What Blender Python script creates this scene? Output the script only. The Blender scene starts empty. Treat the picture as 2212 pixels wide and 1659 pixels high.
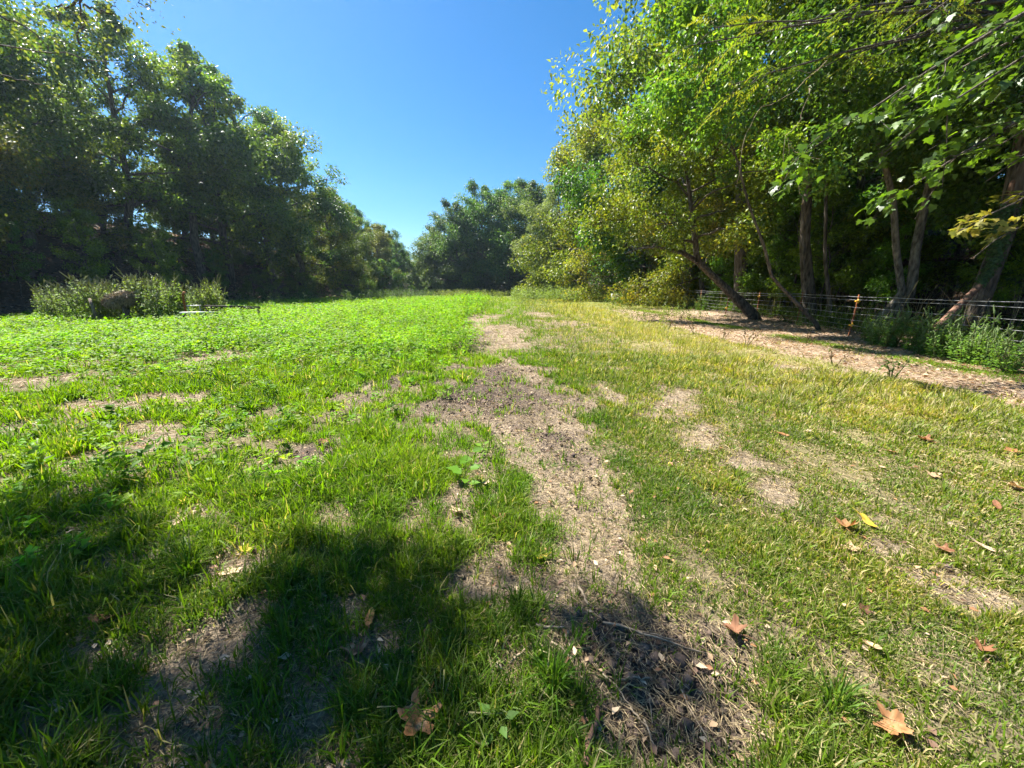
import bpy, math, random
import numpy as np
from mathutils import Vector
R = math.radians
# ------------------------------------------------------------------ camera, sky, sun, exposure
sc = bpy.context.scene
COL = sc.collection
CAMH, F, PITCH = 1.5, 370.0, math.atan(94 / 370.0)
cd = bpy.data.cameras.new('camera'); cam = bpy.data.objects.new('camera', cd); COL.objects.link(cam)
cam.location = (0, 0, CAMH); cam.rotation_euler = (R(90) - PITCH, 0, 0)
cd.sensor_width = 36; cd.lens = F / 1024 * 36; cd.clip_start = 0.05; cd.clip_end = 3000
sc.camera = cam
SUN_EL, SUN_AZ = R(53), R(-52)          # azimuth measured from +Y (forward) towards +X
SUND = np.array([math.sin(SUN_AZ) * math.cos(SUN_EL), math.cos(SUN_AZ) * math.cos(SUN_EL), math.sin(SUN_EL)])
w = bpy.data.worlds.new('World'); sc.world = w; w.use_nodes = True
nt = w.node_tree; bg = nt.nodes['Background']
sky = nt.nodes.new('ShaderNodeTexSky'); sky.sky_type = 'NISHITA'; sky.sun_disc = False
sky.sun_elevation = SUN_EL; sky.sun_rotation = SUN_AZ
sky.air_density = 1.0; sky.dust_density = 0.25; sky.ozone_density = 4.2; sky.altitude = 200
hsv = nt.nodes.new('ShaderNodeHueSaturation'); hsv.inputs['Saturation'].default_value = 1.3; hsv.inputs['Hue'].default_value = 0.497
nt.links.new(sky.outputs[0], hsv.inputs['Color']); nt.links.new(hsv.outputs[0], bg.inputs[0])
bg.inputs[1].default_value = 0.054
sd = bpy.data.lights.new('sun', 'SUN'); sd.energy = 5.0; sd.angle = R(0.53); sd.color = (1, 0.95, 0.86)
so = bpy.data.objects.new('sun', sd); COL.objects.link(so)
so.rotation_euler = Vector(SUND).to_track_quat('Z', 'Y').to_euler()
vs = sc.view_settings; vs.view_transform = 'Standard'; vs.look = 'None'; vs.exposure = 1.8; vs.gamma = 1
vs.use_curve_mapping = False
cy = sc.cycles
cy.max_bounces = 8; cy.diffuse_bounces = 4; cy.glossy_bounces = 2; cy.transmission_bounces = 6
cy.transparent_max_bounces = 4; cy.use_denoising = True; cy.denoiser = 'OPENIMAGEDENOISE'; cy.sample_clamp_indirect = 4
cy.caustics_reflective = False; cy.caustics_refractive = False
cy.use_adaptive_sampling = True; cy.adaptive_threshold = 0.02
try: cy.volume_bounces = 0
except Exception: pass

# ------------------------------------------------------------------ helpers
rng = np.random.default_rng(7)
def hash2(ix, iy, s):
    h = (ix.astype(np.int64) * 374761393 + iy.astype(np.int64) * 668265263 + s * 974711) & 0xFFFFFFFF
    h = ((h ^ (h >> 13)) * 1274126177) & 0xFFFFFFFF
    return ((h ^ (h >> 16)) & 0xFFFF) / 65535.0
def vnoise(x, y, s=0):
    ix = np.floor(x); iy = np.floor(y); fx = x - ix; fy = y - iy
    fx = fx * fx * (3 - 2 * fx); fy = fy * fy * (3 - 2 * fy)
    a = hash2(ix, iy, s); b = hash2(ix + 1, iy, s); c = hash2(ix, iy + 1, s); d = hash2(ix + 1, iy + 1, s)
    return (a * (1 - fx) + b * fx) * (1 - fy) + (c * (1 - fx) + d * fx) * fy
def fbm(x, y, s=0, o=4):
    t = 0; a = 0.5; n = 0
    for k in range(o):
        t = t + a * vnoise(x * 2 ** k, y * 2 ** k, s + k); n += a; a *= 0.5
    return t / n
def sstep(a, b, x):
    t = np.clip((x - a) / (b - a), 0, 1); return t * t * (3 - 2 * t)
def mix(a, b, t): return a + (b - a) * t

def terrain(x, y):
    x = np.asarray(x, float); y = np.asarray(y, float)
    z = 0.35 * sstep(9, 45, y)
    edge = -25.5 + 2.0 * (vnoise(y * 0.05, y * 0 + 3, 5) - 0.5)
    z = z + 9.0 * sstep(0, 24, edge - x) * sstep(-30, 5, y)
    re = 14.5 + 1.5 * (vnoise(y * 0.07, y * 0 + 9, 6) - 0.5)
    z = z + 8.0 * sstep(0, 30, x - re) ** 1.0
    z = z + 3.0 * sstep(100, 170, y)
    z = z + 0.10 * (fbm(x * 0.5, y * 0.5, 11, 3) - 0.5) + 0.035 * (fbm(x * 2.3, y * 2.3, 17, 3) - 0.5)
    return z
CP, SP = math.cos(PITCH), math.sin(PITCH)
def G(px, py):
    """ground point seen at (px, py) of the 2212-wide view of the photograph"""
    u = (px / 2212 * 1024 - 512) / F; v = (384 - py / 1659 * 768) / F
    dy = CP + SP * v; dz = -SP + CP * v
    if dz > -0.004: dz = -0.004
    z = 0.0
    for _ in range(6):
        t = (CAMH - z) / -dz; z = float(terrain(u * t, dy * t))
    return u * t, dy * t
def P3(px, py, Y):
    """world point on the ray through (px, py) at distance Y ahead"""
    u = (px / 2212 * 1024 - 512) / F; v = (384 - py / 1659 * 768) / F
    dy = CP + SP * v; t = Y / dy
    return np.array([u * t, Y, CAMH + (-SP + CP * v) * t])

def mesh_np(name, V, Fc, col=None, mat=None, parent=None, smooth=False):
    V = np.asarray(V, np.float32); Fc = np.asarray(Fc, np.int32); k = Fc.shape[1]
    me = bpy.data.meshes.new(name)
    me.vertices.add(len(V)); me.vertices.foreach_set('co', V.ravel())
    me.loops.add(Fc.size); me.loops.foreach_set('vertex_index', Fc.ravel())
    me.polygons.add(len(Fc)); me.polygons.foreach_set('loop_start', np.arange(0, Fc.size, k, dtype=np.int32))
    if smooth: me.polygons.foreach_set('use_smooth', np.ones(len(Fc), bool))
    me.update(calc_edges=True)
    if col is not None:
        c = np.ones((len(V), 4), np.float32); c[:, :3] = col
        a = me.color_attributes.new('Col', 'FLOAT_COLOR', 'POINT'); a.data.foreach_set('color', c.ravel())
    if mat: me.materials.append(mat)
    o = bpy.data.objects.new(name, me); COL.objects.link(o)
    if parent: o.parent = parent
    return o
def tag(o, label=None, cat=None, group=None, kind=None):
    if label: o['label'] = label
    if cat: o['category'] = cat
    if group: o['group'] = group
    if kind: o['kind'] = kind
    return o
def empty(name, loc, rz=0, s=1):
    o = bpy.data.objects.new(name, None); o.empty_display_size = 0.2; COL.objects.link(o)
    o.location = loc; o.rotation_euler = (0, 0, rz); o.scale = (s, s, s) if np.isscalar(s) else s
    return o
def kids(o): return list(KIDS.get(o.name, []))
KIDS = {}
def adopt(root, ch): KIDS.setdefault(root.name, []).append(ch); ch.parent = root; return ch
def copy_tree(root, loc, rz=0, s=1, tilt=(0, 0)):
    c = root.copy(); COL.objects.link(c)
    for ch in kids(root):
        d = ch.copy(); COL.objects.link(d); d.parent = c
    c.location = loc; c.rotation_euler = (tilt[0], tilt[1], rz); c.scale = (s, s, s) if np.isscalar(s) else s
    return c
class Acc:
    def __init__(s): s.V = []; s.F = []; s.C = []; s.n = 0
    def add(s, V, Fc, C=None):
        V = np.asarray(V, float); s.V.append(V); s.F.append(np.asarray(Fc) + s.n); s.n += len(V)
        s.C.append(np.broadcast_to(np.asarray(C if C is not None else (1, 1, 1), float), (len(V), 3)))
    def build(s, name, mat, parent=None, smooth=False):
        return mesh_np(name, np.concatenate(s.V), np.concatenate(s.F), np.concatenate(s.C), mat, parent, smooth)
def nrm(a): return a / np.maximum(np.linalg.norm(a, axis=-1, keepdims=True), 1e-9)
def tube(pts, rad, k=6, cap=True):
    pts = np.asarray(pts, float); n = len(pts); rad = np.broadcast_to(rad, (n,))
    t = nrm(np.gradient(pts, axis=0)); ref = np.array([0.31, 0.17, 0.93])
    if abs(np.dot(t[0], ref)) > 0.9: ref = np.array([1, 0.1, 0])
    s = nrm(np.cross(t, ref)); b = np.cross(t, s)
    a = np.linspace(0, 2 * np.pi, k, endpoint=False)
    V = (pts[:, None] + rad[:, None, None] * (np.cos(a)[None, :, None] * s[:, None] + np.sin(a)[None, :, None] * b[:, None])).reshape(-1, 3)
    i = np.arange(n - 1)[:, None] * k; j = np.arange(k)[None]; j2 = (j + 1) % k
    A, B, C_, D = (i + j).ravel(), (i + j2).ravel(), (i + k + j2).ravel(), (i + k + j).ravel()
    Fc = np.concatenate([np.stack([A, B, C_], 1), np.stack([A, C_, D], 1)])
    if cap:
        V = np.concatenate([V, pts[-1:], pts[:1]]); m = (n - 1) * k; e = np.arange(k); e2 = (e + 1) % k
        Fc = np.concatenate([Fc, np.stack([m + e, m + e2, np.full(k, n * k)], 1), np.stack([e2, e, np.full(k, n * k + 1)], 1)])
    return V, Fc
def leaves(P, D, N, L, W, fold=0.15, mid=0.42):
    """folded pointed leaves; P base, D axis, N upper side; returns V, F (4 verts, 2 tris each)"""
    n = len(P); L = np.broadcast_to(L, (n,))[:, None]; W = np.broadcast_to(W, (n,))[:, None]
    D = nrm(D); S = nrm(np.cross(D, N)); N = np.cross(S, D)
    m = P + D * L * mid + N * W * fold
    V = np.stack([P, m + S * W * 0.5, P + D * L - N * L * 0.08, m - S * W * 0.5], 1).reshape(-1, 3)
    b = np.arange(n)[:, None] * 4
    Fc = np.concatenate([b + np.array([[0, 1, 2]]), b + np.array([[0, 2, 3]])])
    return V, Fc
def rdir(n, g=rng):
    return nrm(g.normal(size=(n, 3)))

# ------------------------------------------------------------------ materials
def new_mat(name):
    m = bpy.data.materials.new(name); m.use_nodes = True; n = m.node_tree; n.nodes.clear()
    return m, n, n.nodes, n.links
def foliage(name, transl=0.42, rough=0.45, spec=0.5, tint=(1.25, 1.25, 0.45), inst=0.0):
    m, n, N, L = new_mat(name)
    at = N.new('ShaderNodeAttribute'); at.attribute_name = 'Col'
    src = at.outputs['Color']
    if inst:
        oi = N.new('ShaderNodeObjectInfo'); h = N.new('ShaderNodeHueSaturation')
        mr = N.new('ShaderNodeMapRange'); mr.inputs[3].default_value = 0.5 - 0.03 * inst; mr.inputs[4].default_value = 0.5 + 0.02 * inst
        mv = N.new('ShaderNodeMapRange'); mv.inputs[3].default_value = 1 - 0.25 * inst; mv.inputs[4].default_value = 1 + 0.3 * inst
        ml = N.new('ShaderNodeMath'); ml.operation = 'MULTIPLY'; ml.inputs[1].default_value = 7.31
        mf = N.new('ShaderNodeMath'); mf.operation = 'FRACT'
        L.new(oi.outputs['Random'], mr.inputs[0]); L.new(oi.outputs['Random'], ml.inputs[0]); L.new(ml.outputs[0], mf.inputs[0]); L.new(mf.outputs[0], mv.inputs[0])
        L.new(mr.outputs[0], h.inputs['Hue']); L.new(mv.outputs[0], h.inputs['Value']); L.new(src, h.inputs['Color']); src = h.outputs[0]
    b = N.new('ShaderNodeBsdfPrincipled'); b.inputs['Roughness'].default_value = rough; b.inputs['Specular IOR Level'].default_value = spec
    L.new(src, b.inputs['Base Color'])
    mu = N.new('ShaderNodeMix'); mu.data_type = 'RGBA'; mu.blend_type = 'MULTIPLY'; mu.inputs[0].default_value = 1
    mu.inputs[7].default_value = (*[c for c in tint], 1); L.new(src, mu.inputs[6])
    t = N.new('ShaderNodeBsdfTranslucent'); L.new(mu.outputs[2], t.inputs[0])
    x = N.new('ShaderNodeMixShader'); x.inputs[0].default_value = transl; L.new(b.outputs[0], x.inputs[1]); L.new(t.outputs[0], x.inputs[2])
    o = N.new('ShaderNodeOutputMaterial'); L.new(x.outputs[0], o.inputs[0]); return m
def surf(name, col, col2, scale=8, rough=0.85, bump=0.4, dist=0.02, stretch=(1, 1, 1), spec=0.3, attr=False, metal=0):
    m, n, N, L = new_mat(name)
    tc = N.new('ShaderNodeTexCoord'); mp = N.new('ShaderNodeMapping'); mp.inputs['Scale'].default_value = stretch
    L.new(tc.outputs['Object'], mp.inputs[0])
    ns = N.new('ShaderNodeTexNoise'); ns.inputs['Scale'].default_value = scale; ns.inputs['Detail'].default_value = 6; L.new(mp.outputs[0], ns.inputs[0])
    cr = N.new('ShaderNodeValToRGB'); cr.color_ramp.elements[0].position = 0.33; cr.color_ramp.elements[1].position = 0.68
    cr.color_ramp.elements[0].color = (*col, 1); cr.color_ramp.elements[1].color = (*col2, 1); L.new(ns.outputs[0], cr.inputs[0])
    b = N.new('ShaderNodeBsdfPrincipled'); b.inputs['Roughness'].default_value = rough; b.inputs['Specular IOR Level'].default_value = spec
    b.inputs['Metallic'].default_value = metal
    src = cr.outputs[0]
    if attr:
        at = N.new('ShaderNodeAttribute'); at.attribute_name = 'Col'
        mu = N.new('ShaderNodeMix'); mu.data_type = 'RGBA'; mu.blend_type = 'MULTIPLY'; mu.inputs[0].default_value = 1
        L.new(at.outputs['Color'], mu.inputs[6]); L.new(src, mu.inputs[7]); src = mu.outputs[2]
    L.new(src, b.inputs['Base Color'])
    bu = N.new('ShaderNodeBump'); bu.inputs['Strength'].default_value = bump; bu.inputs['Distance'].default_value = dist
    L.new(ns.outputs[0], bu.inputs['Height']); L.new(bu.outputs[0], b.inputs['Normal'])
    o = N.new('ShaderNodeOutputMaterial'); L.new(b.outputs[0], o.inputs[0]); return m
M_grass = foliage('grass_blades', 0.48, 0.5, 0.25)
M_weed = foliage('weed_leaf', 0.5, 0.55, 0.22)
M_tree = foliage('tree_leaf', 0.5, 0.42, 0.38, inst=1.0)
M_near = foliage('broad_leaf', 0.48, 0.42, 0.4)
M_dry = foliage('dry_leaf', 0.25, 0.7, 0.2, tint=(1.2, 0.9, 0.5))
M_straw = foliage('straw', 0.1, 0.6, 0.3, tint=(1, 0.9, 0.6))
M_bark = surf('bark', (0.03, 0.024, 0.018), (0.17, 0.14, 0.11), 12, 0.9, 1.0, 0.12, (1, 1, 0.2))
M_barkl = surf('pale_bark', (0.05, 0.042, 0.032), (0.26, 0.23, 0.18), 11, 0.9, 1.0, 0.1, (1, 1, 0.3))
M_barkr = surf('red_brown_bark', (0.06, 0.03, 0.02), (0.26, 0.15, 0.10), 10, 0.9, 0.9, 0.05, (1, 1, 0.3))
M_wood = surf('weathered_wood', (0.08, 0.06, 0.045), (0.25, 0.2, 0.15), 12, 0.9, 0.6, 0.01, (1, 1, 0.2))
M_rust = surf('rusty_steel', (0.16, 0.05, 0.02), (0.35, 0.13, 0.05), 30, 0.75, 0.4, 0.003, metal=0.3)
M_steel = surf('dark_steel', (0.02, 0.02, 0.022), (0.07, 0.05, 0.045), 20, 0.6, 0.3, 0.004, metal=0.4)
M_galv = surf('galvanised_steel', (0.25, 0.26, 0.27), (0.48, 0.48, 0.49), 30, 0.4, 0.1, 0.002, metal=0.6)
M_white = surf('white_paint', (0.72, 0.72, 0.7), (0.82, 0.82, 0.8), 9, 0.5, 0.1, 0.002)
M_yel = surf('yellow_plastic', (0.75, 0.38, 0.02), (0.85, 0.5, 0.03), 20, 0.5, 0.05, 0.001)
M_hay = surf('old_hay', (0.14, 0.11, 0.07), (0.42, 0.34, 0.24), 11, 0.95, 1.0, 0.08, (1, 1, 3), attr=False)
M_stalk = surf('dry_stalk', (0.17, 0.12, 0.075), (0.42, 0.33, 0.22), 25, 0.8, 0.3, 0.003, (1, 1, 1))
M_stone = surf('stone', (0.12, 0.10, 0.09), (0.22, 0.19, 0.17), 12, 0.9, 0.5, 0.01)

# ------------------------------------------------------------------ ground zones (albedo and cover, in world metres)
# bare patches: centre and half sizes given as seen in the photograph, turned into metres on the ground
def blob(px, py, rx, ry, s=1.0):
    x, y = G(px, py); _, y0 = G(px, py - ry); _, y1 = G(px, py + ry); x2, _ = G(px + rx, py)
    return (x, (y0 + y1) / 2, max(abs(x2 - x), 0.05), max((y0 - y1) / 2, 0.05), s)
BARE = [blob(*b) for b in [
    (1430, 1420, 190, 90, 1.1), (1500, 1600, 170, 110, 1.1), (1330, 1330, 130, 70, .8), (1300, 1200, 90, 90, .95), (1265, 1100, 90, 75, .95),
    (1220, 1020, 95, 60, .95), (1175, 950, 95, 45, .95), (1130, 880, 110, 40, .95), (1020, 860, 70, 30, .85), (1110, 815, 85, 24, .9),
    (1080, 745, 60, 20, .9), (1060, 715, 55, 12, .9), (1010, 725, 40, 10, .8), (870, 830, 45, 20, .75), (1040, 690, 30, 10, .7), (1180, 860, 45, 40, .7),
    (1420, 890, 50, 14, .75), (1330, 850, 45, 10, .6), (1510, 945, 45, 16, .8), (1470, 860, 50, 12, .6), (1600, 1015, 55, 16, .8), (1690, 1070, 60, 14, .85),
    (1180, 1280, 70, 40, .5), (2060, 1250, 70, 20, .8), (2130, 1295, 70, 22, .8), (1960, 1190, 60, 18, .5), (1750, 1620, 80, 40, .5), (1210, 700, 50, 6, .6), (1160, 680, 30, 6, .6),
    (640, 980, 80, 22, .8), (640, 1000, 60, 40, .5), (240, 880, 90, 14, .8), (330, 865, 80, 10, .7), (480, 770, 60, 10, .8), (80, 820, 80, 8, .7), (500, 1230, 60, 40, .8),
    (430, 1120, 90, 20, .6), (300, 1180, 60, 20, .4), (550, 1140, 70, 18, .6), (430, 1390, 60, 40, .6), (230, 1480, 110, 30, .5), (350, 1600, 60, 40, .5), (700, 1120, 60, 15, .4),
    (840, 1350, 40, 30, .3), (520, 1330, 60, 30, .5), (790, 850, 50, 14, .5), (590, 900, 60, 15, .4), (150, 1020, 60, 15, .4), (1120, 1420, 60, 50, .4), (1000, 1010, 60, 20, .6),
    (1750, 800, 90, 8, .5), (1600, 770, 60, 6, .5), (1320, 1000, 60, 20, .4), (990, 1100, 60, 14, .4)]]
DARK = [blob(*b) for b in [(1430, 1440, 200, 110), (1500, 1610, 150, 100), (1050, 860, 140, 45), (1070, 815, 60, 22), (870, 830, 60, 28), (1200, 960, 60, 30), (1010, 725, 40, 10), (640, 985, 70, 25)]]
def field(x, y, blobs):
    wx = x + 0.6 * (fbm(x * 1.7, y * 1.7, 31, 3) - 0.5) * np.clip(y * 0.35, 0.5, 2.5)
    wy = y + 1.0 * (fbm(x * 1.7 + 9, y * 1.7, 37, 3) - 0.5) * np.clip(y * 0.35, 0.5, 2.5)
    f = np.zeros_like(x)
    for bx, by, rx, ry, s in blobs:
        if by > 60: continue
        q = ((wx - bx) / rx) ** 2 + ((wy - by) / ry) ** 2
        f = np.maximum(f, s * np.exp(-np.clip(q, 0, 30) ** 1.3 * 0.55))
    return f
def trackx(x, y):
    """litter-covered dirt strip along the fence"""
    l = 6.7 + 0.7 * (fbm(y * 0.35, y * 0, 41, 2) - 0.5) - 0.015 * (y - 8)
    return sstep(l - 0.35, l + 0.35, x + 0.7 * (fbm(x * 2, y * 2, 43, 3) - 0.5)) * (1 - sstep(17, 32, y) * 0.8)
def zones(x, y):
    bare = field(x, y, BARE); dark = field(x, y, DARK)
    n = fbm(x * 1.3, y * 1.3, 51, 4)
    bare = np.clip(bare * 1.12 + (0.75 + .4 * (x < 0)) * (n - 0.525) + .45 * (fbm(x * 5, y * 5, 53, 3) - .5) + .4 * sstep(.54, .68, fbm(x * .9 + 20, y * .9, 57, 3)) * (y < 9) * (x < 0), 0, 1)
    tr = trackx(x, y) * sstep(-6, 0, y)
    limeline = np.exp(-((x - 8.9 + 0.3 * (n - .5)) / 0.33) ** 2) * sstep(5, 8, y) * sstep(0.30, 0.5, vnoise(y * 0.45, y * 0 + 2, 71))
    bare = np.maximum(bare, tr * (1 - 0.9 * limeline))
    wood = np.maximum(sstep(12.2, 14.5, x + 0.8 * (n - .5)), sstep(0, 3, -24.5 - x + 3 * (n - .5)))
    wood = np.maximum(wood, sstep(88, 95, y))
    return bare, dark, tr, wood, n
GREEN = np.array([0.085, 0.155, 0.014]); LIME = np.array([0.155, 0.285, 0.005]); YEL = np.array([0.26, 0.29, 0.028]); STRAWC = np.array([0.46, 0.38, 0.20])
def grass_col(x, y, g=rng):
    n = len(x)
    dryness = sstep(1.8, 4.6, x + 1.3 * (fbm(x * .8, y * .8, 61, 3) - .5)) * sstep(1.5, 5.5, y)
    dryness = np.maximum(dryness, 0.35 * sstep(0.6, 2.2, x)) ; far = sstep(18, 45, y)
    dryness = np.clip(dryness + 0.3 * far * sstep(-9, 3, x), 0, 1) * (1 - 0.8 * sstep(8.2, 8.8, x))
    lime = sstep(1.8, -1.6, x - 0.02 * y) * 0.8 * sstep(1.2, 3.2, y) + 0.15
    c = GREEN + (LIME - GREEN) * np.clip(lime + 0.25 * g.normal(size=n), 0, 1.1)[:, None]
    c = c + (YEL - c) * np.clip(dryness * 0.75 + 0.18 * g.normal(size=n) * (dryness > .1), 0, 1)[:, None]
    st = (g.random(n) < 0.06 + 0.14 * sstep(.3, 1.5, x) + 0.30 * dryness)
    c[st] = c[st] + (STRAWC - c[st]) * g.uniform(0.5, 1, st.sum())[:, None]
    return c * g.uniform(0.7, 1.3, n)[:, None]

# ------------------------------------------------------------------ ground sheet
def build_ground():
    a = np.concatenate([np.radians(np.arange(-66, 66.01, 0.26)), np.radians(np.linspace(69, 291, 60))])
    r = [0.0, .15, .35, .55]
    while r[-1] < 700: r.append(r[-1] * 1.0165 + 0.001 if r[-1] < 120 else r[-1] * 1.05)
    r = np.array(r[1:]); A, RR = np.meshgrid(a, r)
    x = (RR * np.sin(A)).ravel(); y = (RR * np.cos(A)).ravel(); z = terrain(x, y)
    bare, dark, tr, wood, n = zones(x, y)
    near = np.clip(8 / np.hypot(x, y), 0, 1)
    z += near * bare * (0.035 * (fbm(x * 9, y * 9, 81, 3) - .5) + 0.02 * (fbm(x * 30, y * 30, 83, 2) - .5)) * (1 + dark) - 0.02 * bare * near
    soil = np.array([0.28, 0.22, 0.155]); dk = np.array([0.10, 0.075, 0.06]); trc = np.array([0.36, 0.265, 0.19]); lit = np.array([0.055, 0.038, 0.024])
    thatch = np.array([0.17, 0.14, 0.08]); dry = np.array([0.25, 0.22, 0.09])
    c = thatch + (dry - thatch) * (sstep(1.5, 4.5, x) * sstep(1, 4, y))[:, None]
    farg = sstep(18, 40, y)[:, None]; c = c + (np.array([0.13, 0.17, 0.03]) - c) * farg * 0.8
    s = soil + (dk - soil) * np.clip(dark * 1.2, 0, 1)[:, None]; s = s + (trc - s) * tr[:, None]
    c = c + (s - c) * sstep(0.25, 0.6, bare)[:, None]
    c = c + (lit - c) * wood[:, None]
    c *= (0.75 + 0.5 * fbm(x * 5, y * 5, 91, 3))[:, None]
    V = np.stack([x, y, z], 1); m = len(a); k = len(r)
    i = np.arange(k - 1)[:, None] * m; j = np.arange(m)[None]; j2 = (j + 1) % m
    Fq = np.stack([(i + j).ravel(), (i + j2).ravel(), (i + m + j2).ravel(), (i + m + j).ravel()], 1)[:, ::-1]
    V = np.concatenate([V, [[0, 0, float(terrain(0, 0))]]]); c = np.concatenate([c, [[.1, .1, .04]]])
    cen = len(V) - 1; e = np.arange(m); e2 = (e + 1) % m
    Fc = np.concatenate([Fq[:, [0, 1, 2]], Fq[:, [0, 2, 3]], np.stack([e2, e, np.full(m, cen)], 1)])
    mt, nn, N, L = new_mat('soil')
    at = N.new('ShaderNodeAttribute'); at.attribute_name = 'Col'
    tc = N.new('ShaderNodeTexCoord')
    n1 = N.new('ShaderNodeTexNoise'); n1.inputs['Scale'].default_value = 48; n1.inputs['Detail'].default_value = 8; n1.inputs['Roughness'].default_value = 0.7
    n2 = N.new('ShaderNodeTexVoronoi'); n2.inputs['Scale'].default_value = 22
    L.new(tc.outputs['Object'], n1.inputs[0]); L.new(tc.outputs['Object'], n2.inputs[0])
    mr = N.new('ShaderNodeMapRange'); mr.inputs[1].default_value = 0.3; mr.inputs[2].default_value = 0.7; mr.inputs[3].default_value = 0.4; mr.inputs[4].default_value = 1.65
    L.new(n1.outputs[0], mr.inputs[0])
    mu = N.new('ShaderNodeVectorMath'); mu.operation = 'SCALE'; L.new(at.outputs['Color'], mu.inputs[0]); L.new(mr.outputs[0], mu.inputs['Scale'])
    b = N.new('ShaderNodeBsdfPrincipled'); b.inputs['Roughness'].default_value = 0.95; b.inputs['Specular IOR Level'].default_value = 0.15
    L.new(mu.outputs[0], b.inputs['Base Color'])
    ad = N.new('ShaderNodeMath'); ad.operation = 'MULTIPLY_ADD'; ad.inputs[1].default_value = 0.5; L.new(n2.outputs[0], ad.inputs[0]); L.new(n1.outputs[0], ad.inputs[2])
    bu = N.new('ShaderNodeBump'); bu.inputs['Strength'].default_value = 0.9; bu.inputs['Distance'].default_value = 0.03
    L.new(ad.outputs[0], bu.inputs['Height']); L.new(bu.outputs[0], b.inputs['Normal'])
    o = N.new('ShaderNodeOutputMaterial'); L.new(b.outputs[0], o.inputs[0])
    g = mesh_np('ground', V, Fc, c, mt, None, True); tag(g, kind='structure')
build_ground()

# ------------------------------------------------------------------ grass
def wedge(n, r0, r1, p, g, half=59):
    """points in the viewed sector, density falling with distance^-p"""
    u = g.random(n); q = 2 - p
    r = (r0 ** q + u * (r1 ** q - r0 ** q)) ** (1 / q) if abs(q) > 1e-6 else r0 * (r1 / r0) ** u
    a = np.radians(g.uniform(-half, half, n)); return r * np.sin(a), r * np.cos(a), r
def grass_density(x, y):
    bare, dark, tr, wood, n = zones(x, y)
    cl = fbm(x * 3.2, y * 3.2, 141, 3); d = (1 - sstep(0.14, 0.6, bare + .5 * (cl - .5))) * (1 - wood) * np.clip(.05 + .12 * (x > .3) + 1.2 * sstep(.36, .62, .6 * cl + .4 * n), 0, 1) + 0.03 * (1 - wood)
    return np.clip(d, 0, 1)
def blades(cx, cy, L, Wd, col, lean, hd, seg2=True, g=rng):
    n = len(cx); z = terrain(cx, cy) - 0.004
    B = np.stack([cx, cy, z], 1); D = np.stack([np.cos(hd), np.sin(hd), 0 * hd], 1); tw = hd + g.normal(0, 0.7, n)
    S = np.stack([-np.sin(tw), np.cos(tw), 0 * hd], 1) * (Wd / 2)[:, None]
    up = np.array([0, 0, 1.0]); Lc = L[:, None]; ln = lean[:, None]
    if not seg2:
        T = B + (up * np.cos(ln) + D * np.sin(ln)) * Lc
        V = np.stack([B - S, B + S, T], 1).reshape(-1, 3); b = np.arange(n)[:, None] * 3
        return V, b + np.array([[0, 1, 2]]), np.repeat(col, 3, 0)
    Mi = B + (up * np.cos(ln * 0.5) + D * np.sin(ln * 0.5)) * Lc * 0.5
    T = Mi + (up * np.cos(ln * 1.6) + D * np.sin(ln * 1.6)) * Lc * 0.5
    V = np.stack([B - S * .8, B + S * .8, Mi + S, Mi - S, T], 1).reshape(-1, 3); b = np.arange(n)[:, None] * 5
    Fc = np.concatenate([b + np.array([[0, 1, 2]]), b + np.array([[0, 2, 3]]), b + np.array([[3, 2, 4]])])
    C = np.repeat(col[:, None], 5, 1); tp = (g.random(n) < .45)[:, None] * g.uniform(.1, .7, n)[:, None]; C[:, 4] += (STRAWC * .8 - C[:, 4]) * tp
    return V, Fc, C.reshape(-1, 3)
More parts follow.
